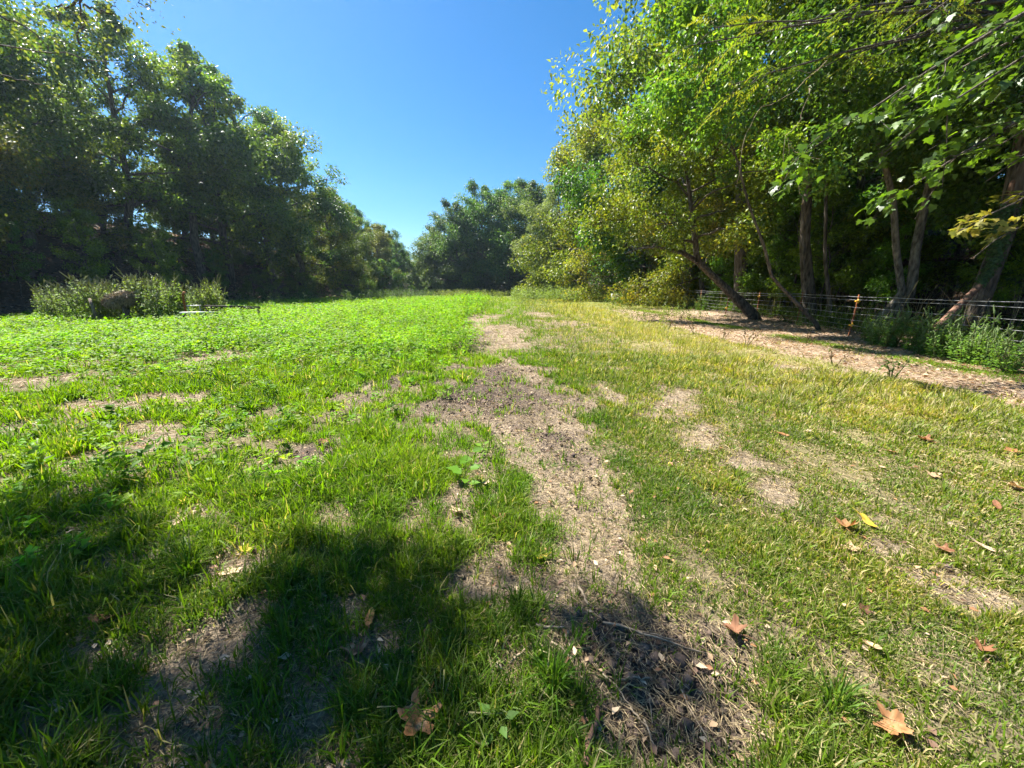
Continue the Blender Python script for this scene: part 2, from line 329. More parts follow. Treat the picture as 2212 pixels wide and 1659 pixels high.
def build_grass():
    g = np.random.default_rng(21); A = Acc()
    for (T, k, r0, r1, p, seg) in [(36500, 13, 0.7, 3.2, 0.7, True), (49000, 12, 3.0, 9, 1.3, True), (60000, 8, 8.5, 60, 1.85, False), (9000, 5, 55, 95, 1.0, False)]:
        x, y, r = wedge(T, r0, r1, p, g, 80 if r0 < 4 else 68)
        d = grass_density(x, y); keep = g.random(T) < d; x, y, r, d = x[keep], y[keep], r[keep], d[keep]
        big = 0.30 + 1.5 * fbm(x * 2.1, y * 2.1, 101, 3) ** 1.4 + 0.8 * (g.random(len(x)) < 0.06)
        short = 1 - 0.45 * sstep(0.2, 1.6, x) * (1 - sstep(3, 6, y))      # grazed short right of the track
        tall = 1 + 0.45 * sstep(3, 5.5, x) * sstep(3.5, 5, y) * (1 - sstep(6.4, 7.2, x))
        left = 1 + 0.25 * sstep(0, -1, x)
        grow = np.clip(r / 5, 1, 5) ** 0.5
        n = len(x); idx = np.repeat(np.arange(n), k)
        hd = g.uniform(0, 2 * np.pi, len(idx)); rad = np.abs(g.normal(0, 1, len(idx))) * (0.022 + 0.006 * r[idx])
        bx = x[idx] + np.cos(hd) * rad; by = y[idx] + np.sin(hd) * rad
        wind = 0.5
        hd2 = hd + g.normal(0, .6, len(idx))
        L = (0.082 * big * short * tall * left * grow * (1 - .45 * sstep(4.8, 6, x) * sstep(4, 6, y)))[idx] * g.uniform(0.5, 1.35, len(idx))
        Wd = (0.0036 * (1 + 0.35 * left * big))[idx] * g.uniform(.7, 1.3, len(idx)) * np.clip(r[idx] / 2.2, 1, 14) ** 0.75
        lean = np.clip(g.normal(0.62, 0.3, len(idx)), 0.05, 1.35)
        c = grass_col(bx, by, g)
        hue = (fbm(x * 3, y * 3, 111, 2) - .5)[idx]; c[:, 0] *= 1 + 0.7 * hue; c[:, 1] *= 1 + .35 * hue
        A.add(*blades(bx, by, L, Wd, c, lean, hd2, seg, g))
    # lime line of fine grass on the dirt strip
    n = 26000; x = 8.9 + g.normal(0, .22, n); y = g.uniform(5.5, 26, n)
    x = x + 0.3 * (vnoise(y, y * 0, 77) - .5)
    k = (g.random(n) < sstep(0.30, 0.5, vnoise(y * 0.45, y * 0 + 2, 71))); x, y = x[k], y[k]; n = len(x)
    A.add(*blades(x, y, g.uniform(.03, .08, n), np.full(n, .009), LIME * 1.1 * g.uniform(.7, 1.3, n)[:, None], g.uniform(.1, 1, n), g.uniform(0, 6.28, n), False, g))
    o = A.build('grass', M_grass); tag(o, 'patchy meadow grass, lush lime on the left and yellowing on the right', 'grass', kind='stuff')
build_grass()
def lay_flat(n, x, y, L, Wd, col, g, lift=0.006):
    hd = g.uniform(0, 2 * np.pi, n); P = np.stack([x, y, terrain(x, y) + lift + g.uniform(0, .01, n)], 1)
    D = np.stack([np.cos(hd), np.sin(hd), g.normal(0, .12, n)], 1); N = nrm(np.stack([g.normal(0, .35, n), g.normal(0, .35, n), np.ones(n)], 1))
    V, Fc = leaves(P, D, N, L, Wd, 0.2); return V, Fc, np.repeat(col, 4, 0)
def build_litter():
    g = np.random.default_rng(33)
    x, y, r = wedge(300000, .75, 24, 1.4, g); bare, dark, tr, wood, n = zones(x, y)
    k = g.random(len(x)) < np.clip(bare * (1 - .82 * np.clip(dark * 1.1, 0, 1)) * 1.0 + 0.3 + .2 * sstep(.3, 2, x), 0, 1) * (1 - wood); x, y, r = x[k], y[k], r[k]; n = len(x)
    A = Acc(); c = np.array([0.50, 0.39, 0.22]) * g.uniform(.35, 1.15, n)[:, None]
    A.add(*lay_flat(n, x, y, g.gamma(2, .019, n) * np.clip(r / 4, 1, 3) ** .5 + .012, g.uniform(.0014, .0034, n) * np.clip(r / 2, 1, 8) ** .7, c, g))
    m_ = 2600; lx, ly, lr = wedge(m_, .8, 16, 1.2, g); ls = g.uniform(.018, .05, m_) * np.clip(lr / 5, 1, 2); pl = np.array([[.42, .28, .16], [.30, .15, .07], [.5, .38, .25], [.14, .08, .05]])[g.integers(0, 4, m_)]
    A.add(*lay_flat(m_, lx, ly, ls, ls * .6, pl, g, .015)); tag(A.build('straw_litter', M_straw), 'tan broken straw strewn over the bare track', 'straw', kind='stuff')
    # leaf litter on the dirt strip and on both wooded banks
    A = Acc(); n = 46000; x = g.uniform(6.8, 24, n); y = g.uniform(4.5, 36, n) ; k = g.random(n) < np.maximum(trackx(x, y), sstep(12, 13, x)) * np.clip(9 / y, .2, 1)
    x, y = x[k], y[k]; n = len(x); pal = np.array([[.42, .31, .20], [.32, .21, .12], [.52, .41, .28], [.22, .14, .09]])
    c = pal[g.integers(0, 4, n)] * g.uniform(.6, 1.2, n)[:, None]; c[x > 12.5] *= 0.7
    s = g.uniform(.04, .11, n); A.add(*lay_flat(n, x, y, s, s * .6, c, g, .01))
    n = 30000; x = g.uniform(-50, -24, n); y = g.uniform(10, 90, n); c = pal[g.integers(0, 4, n)] * g.uniform(.4, 1.0, n)[:, None]
    s = g.uniform(.12, .3, n); A.add(*lay_flat(n, x, y, s, s * .6, c, g, .02))
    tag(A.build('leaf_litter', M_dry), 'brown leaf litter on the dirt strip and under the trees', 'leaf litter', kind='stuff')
    # crumbly clods of soil
    A = Acc(); n = 9000; x, y, r = wedge(60000, .75, 9, 1.2, g); bare, dark, tr, wood, nn = zones(x, y)
    k = g.random(len(x)) < np.clip(bare - .35, 0, 1) * (.15 + dark) * (1 - tr); x, y = x[k], y[k]; n = len(x)
    oc = nrm(np.array([[1, 0, 0], [-1, 0, 0], [0, 1, 0], [0, -1, 0], [0, 0, 1], [0, 0, -1.0]])); of = np.array([[0, 2, 4], [2, 1, 4], [1, 3, 4], [3, 0, 4], [2, 0, 5], [1, 2, 5], [3, 1, 5], [0, 3, 5]])
    s = g.gamma(1.8, .0045, n) + .003; V = np.stack([x, y, terrain(x, y)], 1)[:, None] + oc[None] * (s[:, None] * g.uniform(.6, 1.4, (n, 6)))[:, :, None] * np.array([1, 1, .7])
    Fc = (np.arange(n)[:, None, None] * 6 + of[None]).reshape(-1, 3); c = np.repeat(np.array([.13, .093, .07]) * g.uniform(.6, 1.3, n)[:, None], 6, 0)
    A.add(V.reshape(-1, 3), Fc, c); tag(A.build('soil_crumbs', surf('crumb_soil', (.8, .8, .8), (1.1, 1.1, 1.1), 40, .95, .3, .004, attr=True)), 'dark crumbled soil on the bare track', 'soil', kind='stuff')
build_litter()

# ------------------------------------------------------------------ lime ground cover of broad leaved weeds
def weed_arrays(x, y, h, nl, L, col, g, droop=.25):
    n = len(x); idx = np.repeat(np.arange(n), nl); m = len(idx); t = g.uniform(.18, 1, m) ** .8
    lx = g.normal(0, .12, n); ly = g.normal(0, .12, n); z = terrain(x, y); a = g.uniform(0, 6.283, m)
    P = np.stack([x[idx] + lx[idx] * t * h[idx], y[idx] + ly[idx] * t * h[idx], z[idx] + h[idx] * t], 1)
    sp = (0.10 * (1.25 - t) * h[idx])[:, None]
    D = np.stack([np.cos(a), np.sin(a), g.normal(.15, droop, m)], 1); P = P + D * sp
    N = nrm(np.stack([g.normal(0, .45, m), g.normal(0, .45, m), np.ones(m)], 1))
    l = L[idx] * g.uniform(.55, 1.2, m) * (1.15 - .45 * t); V, Fc = leaves(P, D, N, l, l * g.uniform(.42, .6, m))
    c = col[idx] * g.uniform(.75, 1.3, m)[:, None]; return V, Fc, np.repeat(c, 4, 0)
def build_weeds():
    g = np.random.default_rng(44); A = Acc()
    x, y, r = wedge(90000, 3.0, 62, 1.75, g)
    edge = -0.9 - 0.035 * (y - 10) + 1.2 * (fbm(y * .3, y * 0, 121, 2) - .5)
    bare, dark, tr, wood, n = zones(x, y)
    den = sstep(0, 1.2, edge - x) * (0.03 + 0.97 * sstep(6.8, 10, y + 2.2 * (fbm(x * .5, y * .5, 123, 3) - .5) + 0.18 * np.clip(-x - 2, 0, 14))) * (1 - sstep(.3, .6, bare)) * (1 - wood) * (1 - .75 * sstep(32, 50, y))
    k = g.random(len(x)) < den * .9; x, y, r = x[k], y[k], r[k]; n = len(x)
    h = (.13 + (.22 + .42 * sstep(-15, -9, x - .3 * (y - 14)) ) * sstep(5, 14, y) * (0.15 + 1.5 * fbm(x * .5, y * .5, 127, 3) ** 1.3)) * g.uniform(.6, 1.3, n)
    c = np.array([.17, .31, .008]) * (.75 + .5 * fbm(x * 1.1, y * 1.1, 129, 2))[:, None]
    c[:, 0] *= .7 + .6 * g.random(n); c *= (.55 + .9 * fbm(x * 2.5, y * 2.5, 131, 2))[:, None] * 1.0; A.add(*weed_arrays(x, y, h, 11, .058 + .004 * np.clip(r, 0, 30), c, g))
    x, y, r = wedge(5200, 4, 34, 1.2, g); bare, dark, tr, wood, n = zones(x, y); k = (x < -1.2 - .03 * y) & (bare < .5) & (wood < .2) & (g.random(len(x)) < .22 * fbm(x * .7, y * .7, 139, 3) + sstep(7, 9, y) * .15); x, y = x[k], y[k]; n = len(x)
    A.add(*weed_arrays(x, y, g.uniform(.18, .42, n) * (1 + .7 * sstep(7, 12, y)), 16, g.uniform(.07, .13, n), np.array([.10, .21, .012]) * g.uniform(.6, 1.5, n)[:, None] * [1, 1, 1], g, .35))
    tag(A.build('weeds', M_weed), 'bright lime broad leaved weeds covering the left of the meadow', 'weeds', kind='stuff')
    # taller rough herbage at the far end and along both edges
    A = Acc()
    def patch(n, x0, x1, y0, y1, h0, h1, L, c, nl=14):
        x = g.uniform(x0, x1, n); y = g.uniform(y0, y1, n); q = fbm(x * .25, y * .25, 133, 3); k = q > .42; x, y, q = x[k], y[k], q[k]
        h = g.uniform(h0, h1, len(x)) * (.4 + 1.2 * q); cc = np.array(c) * g.uniform(.7, 1.3, len(x))[:, None]
        A.add(*weed_arrays(x, y, h, nl, np.full(len(x), L), cc, g, .6))
    patch(1700, -24, -14, 30, 75, .6, 1.3, .2, (.07, .12, .035)); patch(2200, 0, 11, 36, 72, .6, 1.6, .22, (.15, .21, .06)); patch(900, -14, 2, 62, 88, .5, 1.2, .25, (.15, .19, .05))
    patch(900, 8.5, 13, 20, 42, .3, 1.1, .13, (.11, .17, .03)); patch(2600, 11.3, 13.2, 9, 42, .15, .6, .07, (.06, .12, .02)); patch(500, 6, 9, 14, 30, .2, .5, .09, (.17, .2, .05))
    tag(A.build('rough_herbage', M_weed), 'taller rough herbage along the far edges of the meadow', 'weeds', kind='stuff')
build_weeds()
def build_undergrowth():
    g = np.random.default_rng(55); A = Acc(); n = 2600; y = g.uniform(8, 40, n); x = np.interp(y, [8, 12, 16, 20, 40], [10.6, 11.4, 12.3, 12.8, 13.6]) + g.gamma(1.6, 1.6, n)
    h = g.uniform(.2, 1.0, n) * (.4 + fbm(x * .6, y * .6, 57, 3)); c = np.array([.085, .15, .02]) * g.uniform(.6, 1.4, n)[:, None]
    A.add(*weed_arrays(x, y, h, 16, np.full(n, .085), c, g, .5))
    n = 700; y = g.uniform(8, 30, n); x = np.interp(y, [8, 12, 16, 20, 40], [10.9, 11.7, 12.6, 13.1, 13.9]) + g.gamma(1.6, 2, n); c = np.array([.22, .19, .14]) * g.uniform(.4, 1.3, n)[:, None]
    L_ = g.uniform(.5, 2.4, n); A.add(*[q for q in blades(x, y, L_, g.uniform(.008, .02, n), c, np.abs(g.normal(.35, .35, n)), g.uniform(0, 6.28, n), True, g)])
    tag(A.build('undergrowth', M_weed), 'tangled undergrowth and pale dead stems in the shade behind the fence', 'undergrowth', kind='stuff')
build_undergrowth()

# ------------------------------------------------------------------ trees
def wiggle(p0, p1, n, amp, g, sag=0):
    t = np.linspace(0, 1, n)[:, None]; p = p0 + (p1 - p0) * t
    d = g.normal(0, amp, (n, 3)); d[0] = 0; d = np.cumsum(d, 0) * np.sqrt(1 / n); p = p + d * (1 - 0.3 * t)
    p[:, 2] += sag * (4 * t[:, 0] * (1 - t[:, 0])); return p
def tree_arrays(seed, H, Rr, cb, nlimb, nleaf, Lf, cols, trunk=None, r0=None, lean=(0, 0), gap=.35, flat=.85, bias=(0, 0), low=0.0, spread=.5, tubek=7, bare=False, droop=.25, top=.95, lw=.55):
    """tapered trunk with limbs and twigs, leaves gathered in clumps at the limb ends"""
    g = np.random.default_rng(seed); W = Acc(); r0 = r0 or H * .016
    if trunk is None:
        n = 12; t = np.linspace(0, 1, n); tp = np.zeros((n, 3)); tp[:, 2] = t * H * top
        tp[:, 0] = lean[0] * t ** 1.3; tp[:, 1] = lean[1] * t ** 1.3
        tp[1:, :2] += np.cumsum(g.normal(0, H * .011, (n - 1, 2)), 0)
    else: tp = np.array(trunk, float); n = len(tp); t = np.linspace(0, 1, n)
    seg = np.r_[0, np.cumsum(np.linalg.norm(np.diff(tp, axis=0), axis=1))]; s = seg / seg[-1]
    rad = r0 * (1 - s) ** .8 + r0 * .10; rad = rad + r0 * .35 * np.exp(-s * 45)
    fine = np.linspace(0, 1, 26); tpf = np.stack([np.interp(fine, s, tp[:, i]) for i in range(3)], 1); rf = np.interp(fine, s, rad)
    tpf[0, 2] -= .3; W.add(*tube(tpf, rf, tubek + 3)); at = lambda q: np.array([np.interp(q, s, tp[:, i]) for i in range(3)])
    cen = []; csz = []
    ga = g.uniform(0, 6.28)
    for i in range(nlimb):
        q = cb + (1 - cb) * ((i + g.uniform(.1, .9)) / nlimb) * .98
        ga += 2.4 + g.normal(0, .35); h = (q - cb) / (1 - cb)
        env = (math.sin(math.pi * min(1, .22 + .78 * h) ** .8) ** .7) * .9 + .12
        ln = Rr * env * g.uniform(.65, 1.15); up = .10 + .9 * h + g.normal(0, .12) - low * (1 - h)
        dirv = np.array([math.cos(ga), math.sin(ga), 0]) + np.array([bias[0], bias[1], 0]); dirv[2] = up; dirv /= np.linalg.norm(dirv)
        p0 = at(q); p1 = p0 + dirv * ln; L1 = wiggle(p0, p1, 9, ln * .07, g, ln * .06)
        rl = np.interp(q, s, rad) * .55; W.add(*tube(L1, np.linspace(rl, rl * .15 + .004, 9), 5))
        ns = int(4 + ln * 1.1)
        for k in range(ns):
            tt = g.uniform(.3, 1); b0 = L1[int(tt * 8)]; sd = nrm(dirv * .7 + g.normal(0, .62, 3) * np.array([1, 1, .7])); sl = ln * g.uniform(.18, .42)
            b1 = b0 + sd * sl; b1[2] -= droop * sl * g.random(); S1 = wiggle(b0, b1, 5, sl * .08, g); W.add(*tube(S1, np.linspace(rl * .28 + .004, .006, 5), 4, False))
            cen.append(b1); csz.append(sl * g.uniform(.45, .8)); cen.append(S1[2]); csz.append(sl * .4)
        cen.append(p1); csz.append(ln * .18)
    cen = np.array(cen); csz = np.clip(np.array(csz) * .85, Rr * .07, Rr * .19) * (spread / .5); kp = g.random(len(cen)) > gap * .6; cen = cen[kp]; csz = csz[kp]
    V1 = W
    if nleaf == 0: return V1, None
    wgt = csz ** 2 * (g.random(len(csz)) ** 1.0 + .15) ; wgt /= wgt.sum(); m = g.choice(len(cen), nleaf, p=wgt)
    off = g.normal(size=(nleaf, 3)); off = nrm(off) * (g.random(nleaf) ** (1 / 2.2))[:, None] * csz[m][:, None] * np.array([1.1, 1.1, flat]) * 1.3
    P = cen[m] + off; out = nrm(off + .3 * g.normal(size=off.shape)); D = nrm(out * .6 + g.normal(0, .55, off.shape) + np.array([0, 0, -.35]))
    N = nrm(np.stack([g.normal(0, .55, nleaf), g.normal(0, .55, nleaf), np.full(nleaf, .9)], 1) + off * .2)
    l = Lf * g.uniform(.6, 1.25, nleaf); V, Fc = leaves(P, D, N, l, l * lw)
    cols = np.array(cols); ci = g.integers(0, len(cols), nleaf); cl = (g.random(len(cen)) * len(cols)).astype(int)[m]
    ci = np.where(g.random(nleaf) < .6, cl, ci); c = cols[ci] * g.uniform(.7, 1.35, nleaf)[:, None] * (.85 + .3 * g.random(len(cen)))[m][:, None]
    A = Acc(); A.add(V, Fc, np.repeat(c, 4, 0)); return V1, A
def make_tree(kind, loc, rz=0, s=1, leafmat=None, bark=None, **kw):
    W, A = tree_arrays(**kw); root = empty(kind, loc, rz, s)
    adopt(root, W.build('trunk', bark or M_bark, smooth=True))
    if A: adopt(root, A.build('crown', leafmat or M_tree))
    return root
GR = [(0.072, 0.15, 0.021), (0.098, 0.182, 0.021), (0.052, 0.111, 0.023), (0.13, 0.208, 0.026)]
GY = [(0.156, 0.208, 0.026), (0.117, 0.182, 0.023), (0.221, 0.234, 0.026), (0.091, 0.143, 0.026)]
GB = [(.19, .20, .025), (.15, .18, .02), (.22, .19, .025), (.10, .14, .02)]
GG = [(0.13, 0.195, 0.078), (0.169, 0.234, 0.111), (0.104, 0.156, 0.065), (0.195, 0.247, 0.117)]
def ground_loc(x, y): return (x, y, float(terrain(x, y)) - .05)
PROTO = {}
def place(var, x, y, s, rz, label, group=None, cat='tree', tilt=(0, 0), kind=None):
    k, kw = VAR[var]
    if var not in PROTO:
        o = PROTO[var] = make_tree(k, ground_loc(x, y), rz, s, **kw); o.rotation_euler = (tilt[0], tilt[1], rz)
        o.scale = (s, s, s) if np.isscalar(s) else s
    else: o = copy_tree(PROTO[var], ground_loc(x, y), rz, s, tilt)
    return tag(o, label, cat, group)
VAR = {  # unit trees about 17 m tall
 'oakA': ('broadleaf_tree', dict(seed=1, H=17, Rr=5.6, cb=.16, nlimb=26, nleaf=40000, Lf=.25, cols=GR, low=.15, gap=.75)),
 'oakB': ('broadleaf_tree', dict(seed=2, H=17, Rr=4.8, cb=.24, nlimb=24, nleaf=32000, Lf=.25, cols=GR, lean=(1.2, .4), low=.1, gap=.8)),
 'oakC': ('broadleaf_tree', dict(seed=3, H=17, Rr=6.0, cb=.08, nlimb=30, nleaf=48000, Lf=.25, cols=GY, low=.3, gap=.65)),
 'slim': ('slender_tree', dict(seed=4, H=17, Rr=3.6, cb=.30, nlimb=22, nleaf=19000, Lf=.24, cols=GR, low=.1, gap=.8)),
 'slimB': ('slender_tree', dict(seed=5, H=17, Rr=4.4, cb=.22, nlimb=24, nleaf=21000, Lf=.22, cols=GY, lean=(-1.5, .5), low=.1, gap=.9)),
 'yellow': ('broadleaf_tree', dict(seed=6, H=13, Rr=5.0, cb=.12, nlimb=26, nleaf=38000, Lf=.19, cols=GB, low=.5, droop=.5, gap=.7)),
 'full': ('broadleaf_tree', dict(seed=11, H=17, Rr=6.0, cb=.06, nlimb=36, nleaf=52000, Lf=.27, cols=[(.065,.13,.035),(.09,.16,.04),(.05,.11,.04),(.12,.18,.04)], low=.2, gap=.3)),
 'willow': ('willow_tree', dict(seed=7, H=15, Rr=4.6, cb=.06, nlimb=34, nleaf=60000, Lf=.27, cols=GG, low=.6, droop=.9, lw=.25, gap=.6)),
 'bush': ('bush', dict(seed=8, H=5, Rr=3.0, cb=.05, nlimb=20, nleaf=12000, Lf=.18, cols=GR, low=.3, gap=.7)),
 'sapling': ('sapling', dict(seed=9, H=9, Rr=2.6, cb=.16, nlimb=20, nleaf=9000, Lf=.18, cols=[(.11,.21,.016),(.14,.25,.02),(.08,.16,.016)], r0=.06, gap=.8)),
}
rr = random.Random(5)
LW = 'trees along the wooded bank left of the meadow'; RW = 'trees along the fence right of the meadow'; FW = 'trees closing off the far end of the meadow'
# left bank, near to far: variant, px of the trunk axis in the photograph, x, y, height scale
left = [('slimB', -29, 14.5, .82, 'pale leaved tree at the left edge, nearest on the bank, with thin crooked branches'),
 ('oakC', -32, 21, .85, 'wide yellow-green tree behind the tall weed clump with low branches'),
 ('oakA', -38, 31, 1.13, 'tall dark green tree rising behind the yellow-green one on the left bank'),
 ('oakB', -36, 38, 1.2, 'dark tree with thin sky gaps above the right end of the weed clump'),
 ('slim', -33, 41, 1.35, 'tall narrow tree with a straight dark trunk in the middle of the left bank'),
 ('oakA', -33, 45, 1.35, 'tallest rounded crown of the left bank, right of the narrow straight-trunked tree'),
 ('slimB', -30, 49, 1.4, 'open crowned tree with forked visible limbs and sky showing between them'),
 ('oakB', -29, 53, 1.3, 'dark full crown stepping down right of the open crowned forked tree'),
 ('oakC', -28, 61, .95, 'bushy grey-green tree standing low at the meadow edge, foliage to the ground'),
 ('oakA', -28, 70, .78, 'small rounded tree with yellow lower leaves near the far left corner'),
 ('oakC', -27, 79, .82, 'dense tree draped like ivy in the far left corner'),
 ('bush', -24.5, 74, 1.3, 'low bright yellow-green bush at the foot of the far left trees'),
 ('oakB', -25.5, 89, .72, 'last small tree of the left row, beside the sky notch')]
for v, x, y, s, lb in left: place(v, x, y, s, rr.uniform(0, 6.28), lb, LW)
for i in range(30):                                          # the shaded wood behind the front row
    y = 12 + (i % 15) * 5.6 + rr.uniform(-1.5, 1.5); x = -36.5 - (i // 15) * 6 - rr.uniform(0, 4)
    place(rr.choice(['slim', 'oakC', 'slim', 'oakB', 'oakA']), x, y, rr.uniform(.62, .9), rr.uniform(0, 6.28), 'slender dark trunk of the shaded wood behind the front row on the left bank', 'trees deeper in the left wood')
for i in range(44):
    y = 13 + (i % 22) * 3.5 + rr.uniform(-1, 1); x = -27.0 - rr.uniform(0, 5) - (i // 22) * 6
    place(rr.choice(['bush', 'sapling', 'sapling']), x, y, rr.uniform(.4, .75), rr.uniform(0, 6.28), 'dark leafy bush in the shade at the foot of the left bank', 'bushes under the left trees', 'bush')
# far end
far = [('full', -17.0, 90, .9, 'rounded blue-green tree left of centre at the far end, beside the sky notch'),
 ('full', -11.5, 86, 1.15, 'broad dark tree with foliage to the ground in the middle of the far end'),
 ('full', -6, 87, 1.35, 'tall pale topped tree right of the broad dark far tree'),
 ('full', -0.5, 86, 1.42, 'highest crown of the far end, with sky glinting through its top'),
 ('full', 5, 80, 1.3, 'full grey-green tree behind the willow at the far end'),
 ('bush', -18.5, 88, 1.5, 'small yellow-green tree at the left foot of the far end trees'),
 ('oakB', -22, 104, .62, 'low distant tree seen in the sky notch')]
for v, x, y, s, lb in far: place(v, x, y, s, rr.uniform(0, 6.28), lb, FW)
for i in range(16): place('bush', -20 + i * 2 + rr.uniform(-.6, .6), 84 + rr.uniform(0, 6), rr.uniform(.5, .8), rr.uniform(0, 6.28), 'dark low bush at the foot of the far end trees', 'bushes under the far trees', 'bush')
for i in range(30):
    place(rr.choice(['oakA', 'oakB', 'oakC']), -42 + i * 2.3 + rr.uniform(-2, 2), 97 + rr.uniform(0, 14), (.55 if i in (6, 7, 8, 9) else .8) + rr.uniform(0, .1), rr.uniform(0, 6.28), 'dim tree of the wood behind the far end front row', 'trees of the far wood')
# right side beyond the fence
place('willow', 6.8, 57, 1.08, .5, 'grey-green feathery willow hanging to the ground right of the far end', FW)
place('slim', 9.5, 60, 1.08, 1.5, 'thin topped tree with twiggy bare crown behind the willow', FW)
right = [('oakC', 10.0, 50, 1.3, 'full dark green tree on the right, just right of the willow'),
 ('oakA', 13.5, 39.5, 1.2, 'tall blue-green tree behind the yellow-brown one on the right'),
 ('yellow', 12.2, 40, 1.1, 'yellow-brown turning tree overhanging the far part of the right fence'),
 ('yellow', 14.0, 28.5, .95, 'yellow-green drooping tree left of the crooked dark trunk'),
 ('oakB', 17, 33, 1.15, 'tall dark tree rising behind the yellow drooping tree')]
for v, x, y, s, lb in right: place(v, x, y, s, rr.uniform(0, 6.28), lb, RW)
for i in range(56):
    x = 17.5 + (i // 19) * 6.5 + rr.uniform(0, 5); y = 3 + (i % 19) * 3.1 + rr.uniform(-1.2, 1.2)
    place(rr.choice(['slim', 'oakB', 'slimB', 'slim', 'oakA']), x, y, rr.uniform(.7, 1.0), rr.uniform(0, 6.28), 'dark trunk in the shaded wood behind the right fence', 'trees deeper in the right wood')
for i in range(13):
    place('sapling', rr.uniform(15.4, 17.5) - max(0, i - 6) * .3, 17.5 + i * 1.25, rr.uniform(.5, .95), rr.uniform(0, 6.28), 'bright green sapling just behind the fence between the trunks', 'bright saplings along the fence', 'sapling')
for i in range(30):
    y = 7 + i * 1.7 + rr.uniform(-1, 1); x = 15.5 + rr.uniform(0, 6)
    place(rr.choice(['bush', 'sapling', 'sapling']), x, y, rr.uniform(.45, .8), rr.uniform(0, 6.28), 'leafy sapling growing in the shade behind the right fence', 'saplings behind the right fence', 'sapling')

# ------------------------------------------------------------------ named trees at the right fence (trunks follow the photograph)
def path(base, pts):
    """trunk line in local metres from base (x, y) through (px, py, Y) points"""
    b = np.array(ground_loc(*base)); return b, [np.zeros(3)] + [P3(*p) - b for p in pts]
def local_tree(kind, base, pts, label, ext=(0, 0, 5), group=RW, mat=None, bark=None, **kw):
    b, tp = path(base, pts); tp.append(tp[-1] + np.array(ext, float)); tp.append(tp[-1] + np.array(ext, float) * .5 + np.array([.3, -.2, 0]))
    root = make_tree(kind, tuple(b), leafmat=mat, bark=bark, trunk=tp, **kw); return tag(root, label, 'tree', group)
GL = [(.085, .155, .022), (.12, .19, .025), (.062, .12, .026), (.165, .205, .03)]
local_tree('broadleaf_tree', (13.6, 17), [(1738, 520, 17), (1745, 400, 17), (1758, 300, 17.2), (1752, 220, 17.3)], 'thickest straight dark trunk beyond the fence, mottled pale bark, high full crown',
           (1.2, .5, 6), seed=31, H=18, r0=.20, Rr=5.5, cb=.52, nlimb=26, nleaf=20000, Lf=.24, gap=1.0, cols=GL, low=.2)
local_tree('broadleaf_tree', (14.6, 24), [(1600, 400, 24), (1585, 200, 24)], 'huge tree whose crown hangs furthest left over the meadow at the top',
           (-1, 0, 6), seed=32, H=20, r0=.30, Rr=8.2, cb=.42, nlimb=32, nleaf=33000, Lf=.28, cols=GL, bias=(-.45, -.1), low=.1, gap=1.05, bark=M_bark)
local_tree('leaning_tree', (11.9, 14.2), [(1668, 600, 14), (1650, 530, 13.9), (1617, 442, 13.8), (1588, 328, 13.6), (1553, 280, 13.4)], 'thin pale trunk leaning left from the fence, forked high up',
           (-1.0, -.3, 1.6), seed=33, H=9, r0=.06, Rr=3.2, cb=.6, gap=.9, nlimb=18, nleaf=13000, Lf=.16, cols=GL + [(.2, .27, .02)], bark=M_bark)
cr = local_tree('crooked_tree', (12.7, 19.3), [(1550, 606, 19), (1506, 564, 18.6), (1500, 500, 18.4), (1492, 440, 18.3)], 'crooked dark trunk bending left over the fence with a bare horizontal limb',
           (-.6, -.2, 2), seed=34, H=9, r0=.20, Rr=4.0, cb=.52, gap=.9, nlimb=20, nleaf=17000, Lf=.17, cols=GY + [(.13, .19, .02)], low=.35)
b = np.array(ground_loc(12.7, 19.3)); A = Acc()
pts = np.array([P3(*p) - b for p in [(1508, 566, 18.6), (1475, 546, 18.3), (1445, 540, 18), (1417, 533, 17.7), (1375, 538, 17.4)]]); A.add(*tube(pts, np.linspace(.13, .03, 5), 7))
pts = np.array([P3(*p) - b for p in [(1480, 550, 18.4), (1470, 500, 18.2), (1455, 450, 18)]]); A.add(*tube(pts, [.07, .05, .02], 6)); adopt(cr, A.build('limb', M_bark))
local_tree('twin_trunk_tree', (13.6, 14.3), [(1949, 638, 14), (1936, 539, 14), (1930, 432, 14), (1902, 320, 13.8), (1878, 250, 13.6)], 'left stem of the forked pair of trunks on the right, curving left upwards',
           (-.7, 0, 4), seed=35, H=13, r0=.11, Rr=4.2, cb=.5, nlimb=18, nleaf=34000, Lf=.15, cols=GR + [(.10, .17, .02)], bark=M_barkl, low=.3)
local_tree('twin_trunk_tree', (13.95, 14.3), [(1968, 632, 14), (1978, 539, 14), (1997, 445, 14), (2033, 293, 14)], 'thicker right stem of the forked pair of trunks, leaning right upwards',
           (1, 0, 4), seed=36, H=14, r0=.15, Rr=4.8, cb=.5, nlimb=18, nleaf=40000, Lf=.16, cols=GR, bark=M_barkl, low=.3)
local_tree('slender_tree', (13.4, 15.6), [(1782, 560, 15.6), (1784, 430, 15.6), (1790, 300, 15.6)], 'slim straight trunk just right of the thickest trunk',
           (.3, 0, 4), seed=37, H=12, r0=.065, Rr=2.4, cb=.58, nlimb=18, nleaf=20000, Lf=.14, cols=GR + [(.09, .17, .02)], low=.3)
lt = local_tree('leaning_tree', (11.9, 10.7), [(2101, 632, 10.8), (2136, 597, 11), (2154, 552, 11.1), (2162, 500, 11.2), (2185, 400, 11.3)], 'red-brown trunk leaning right behind the wires, half wrapped in ivy',
           (1.5, .3, 4), seed=38, H=10, r0=.085, Rr=3.2, cb=.55, nlimb=14, nleaf=24000, Lf=.14, cols=GR, bark=M_barkr)
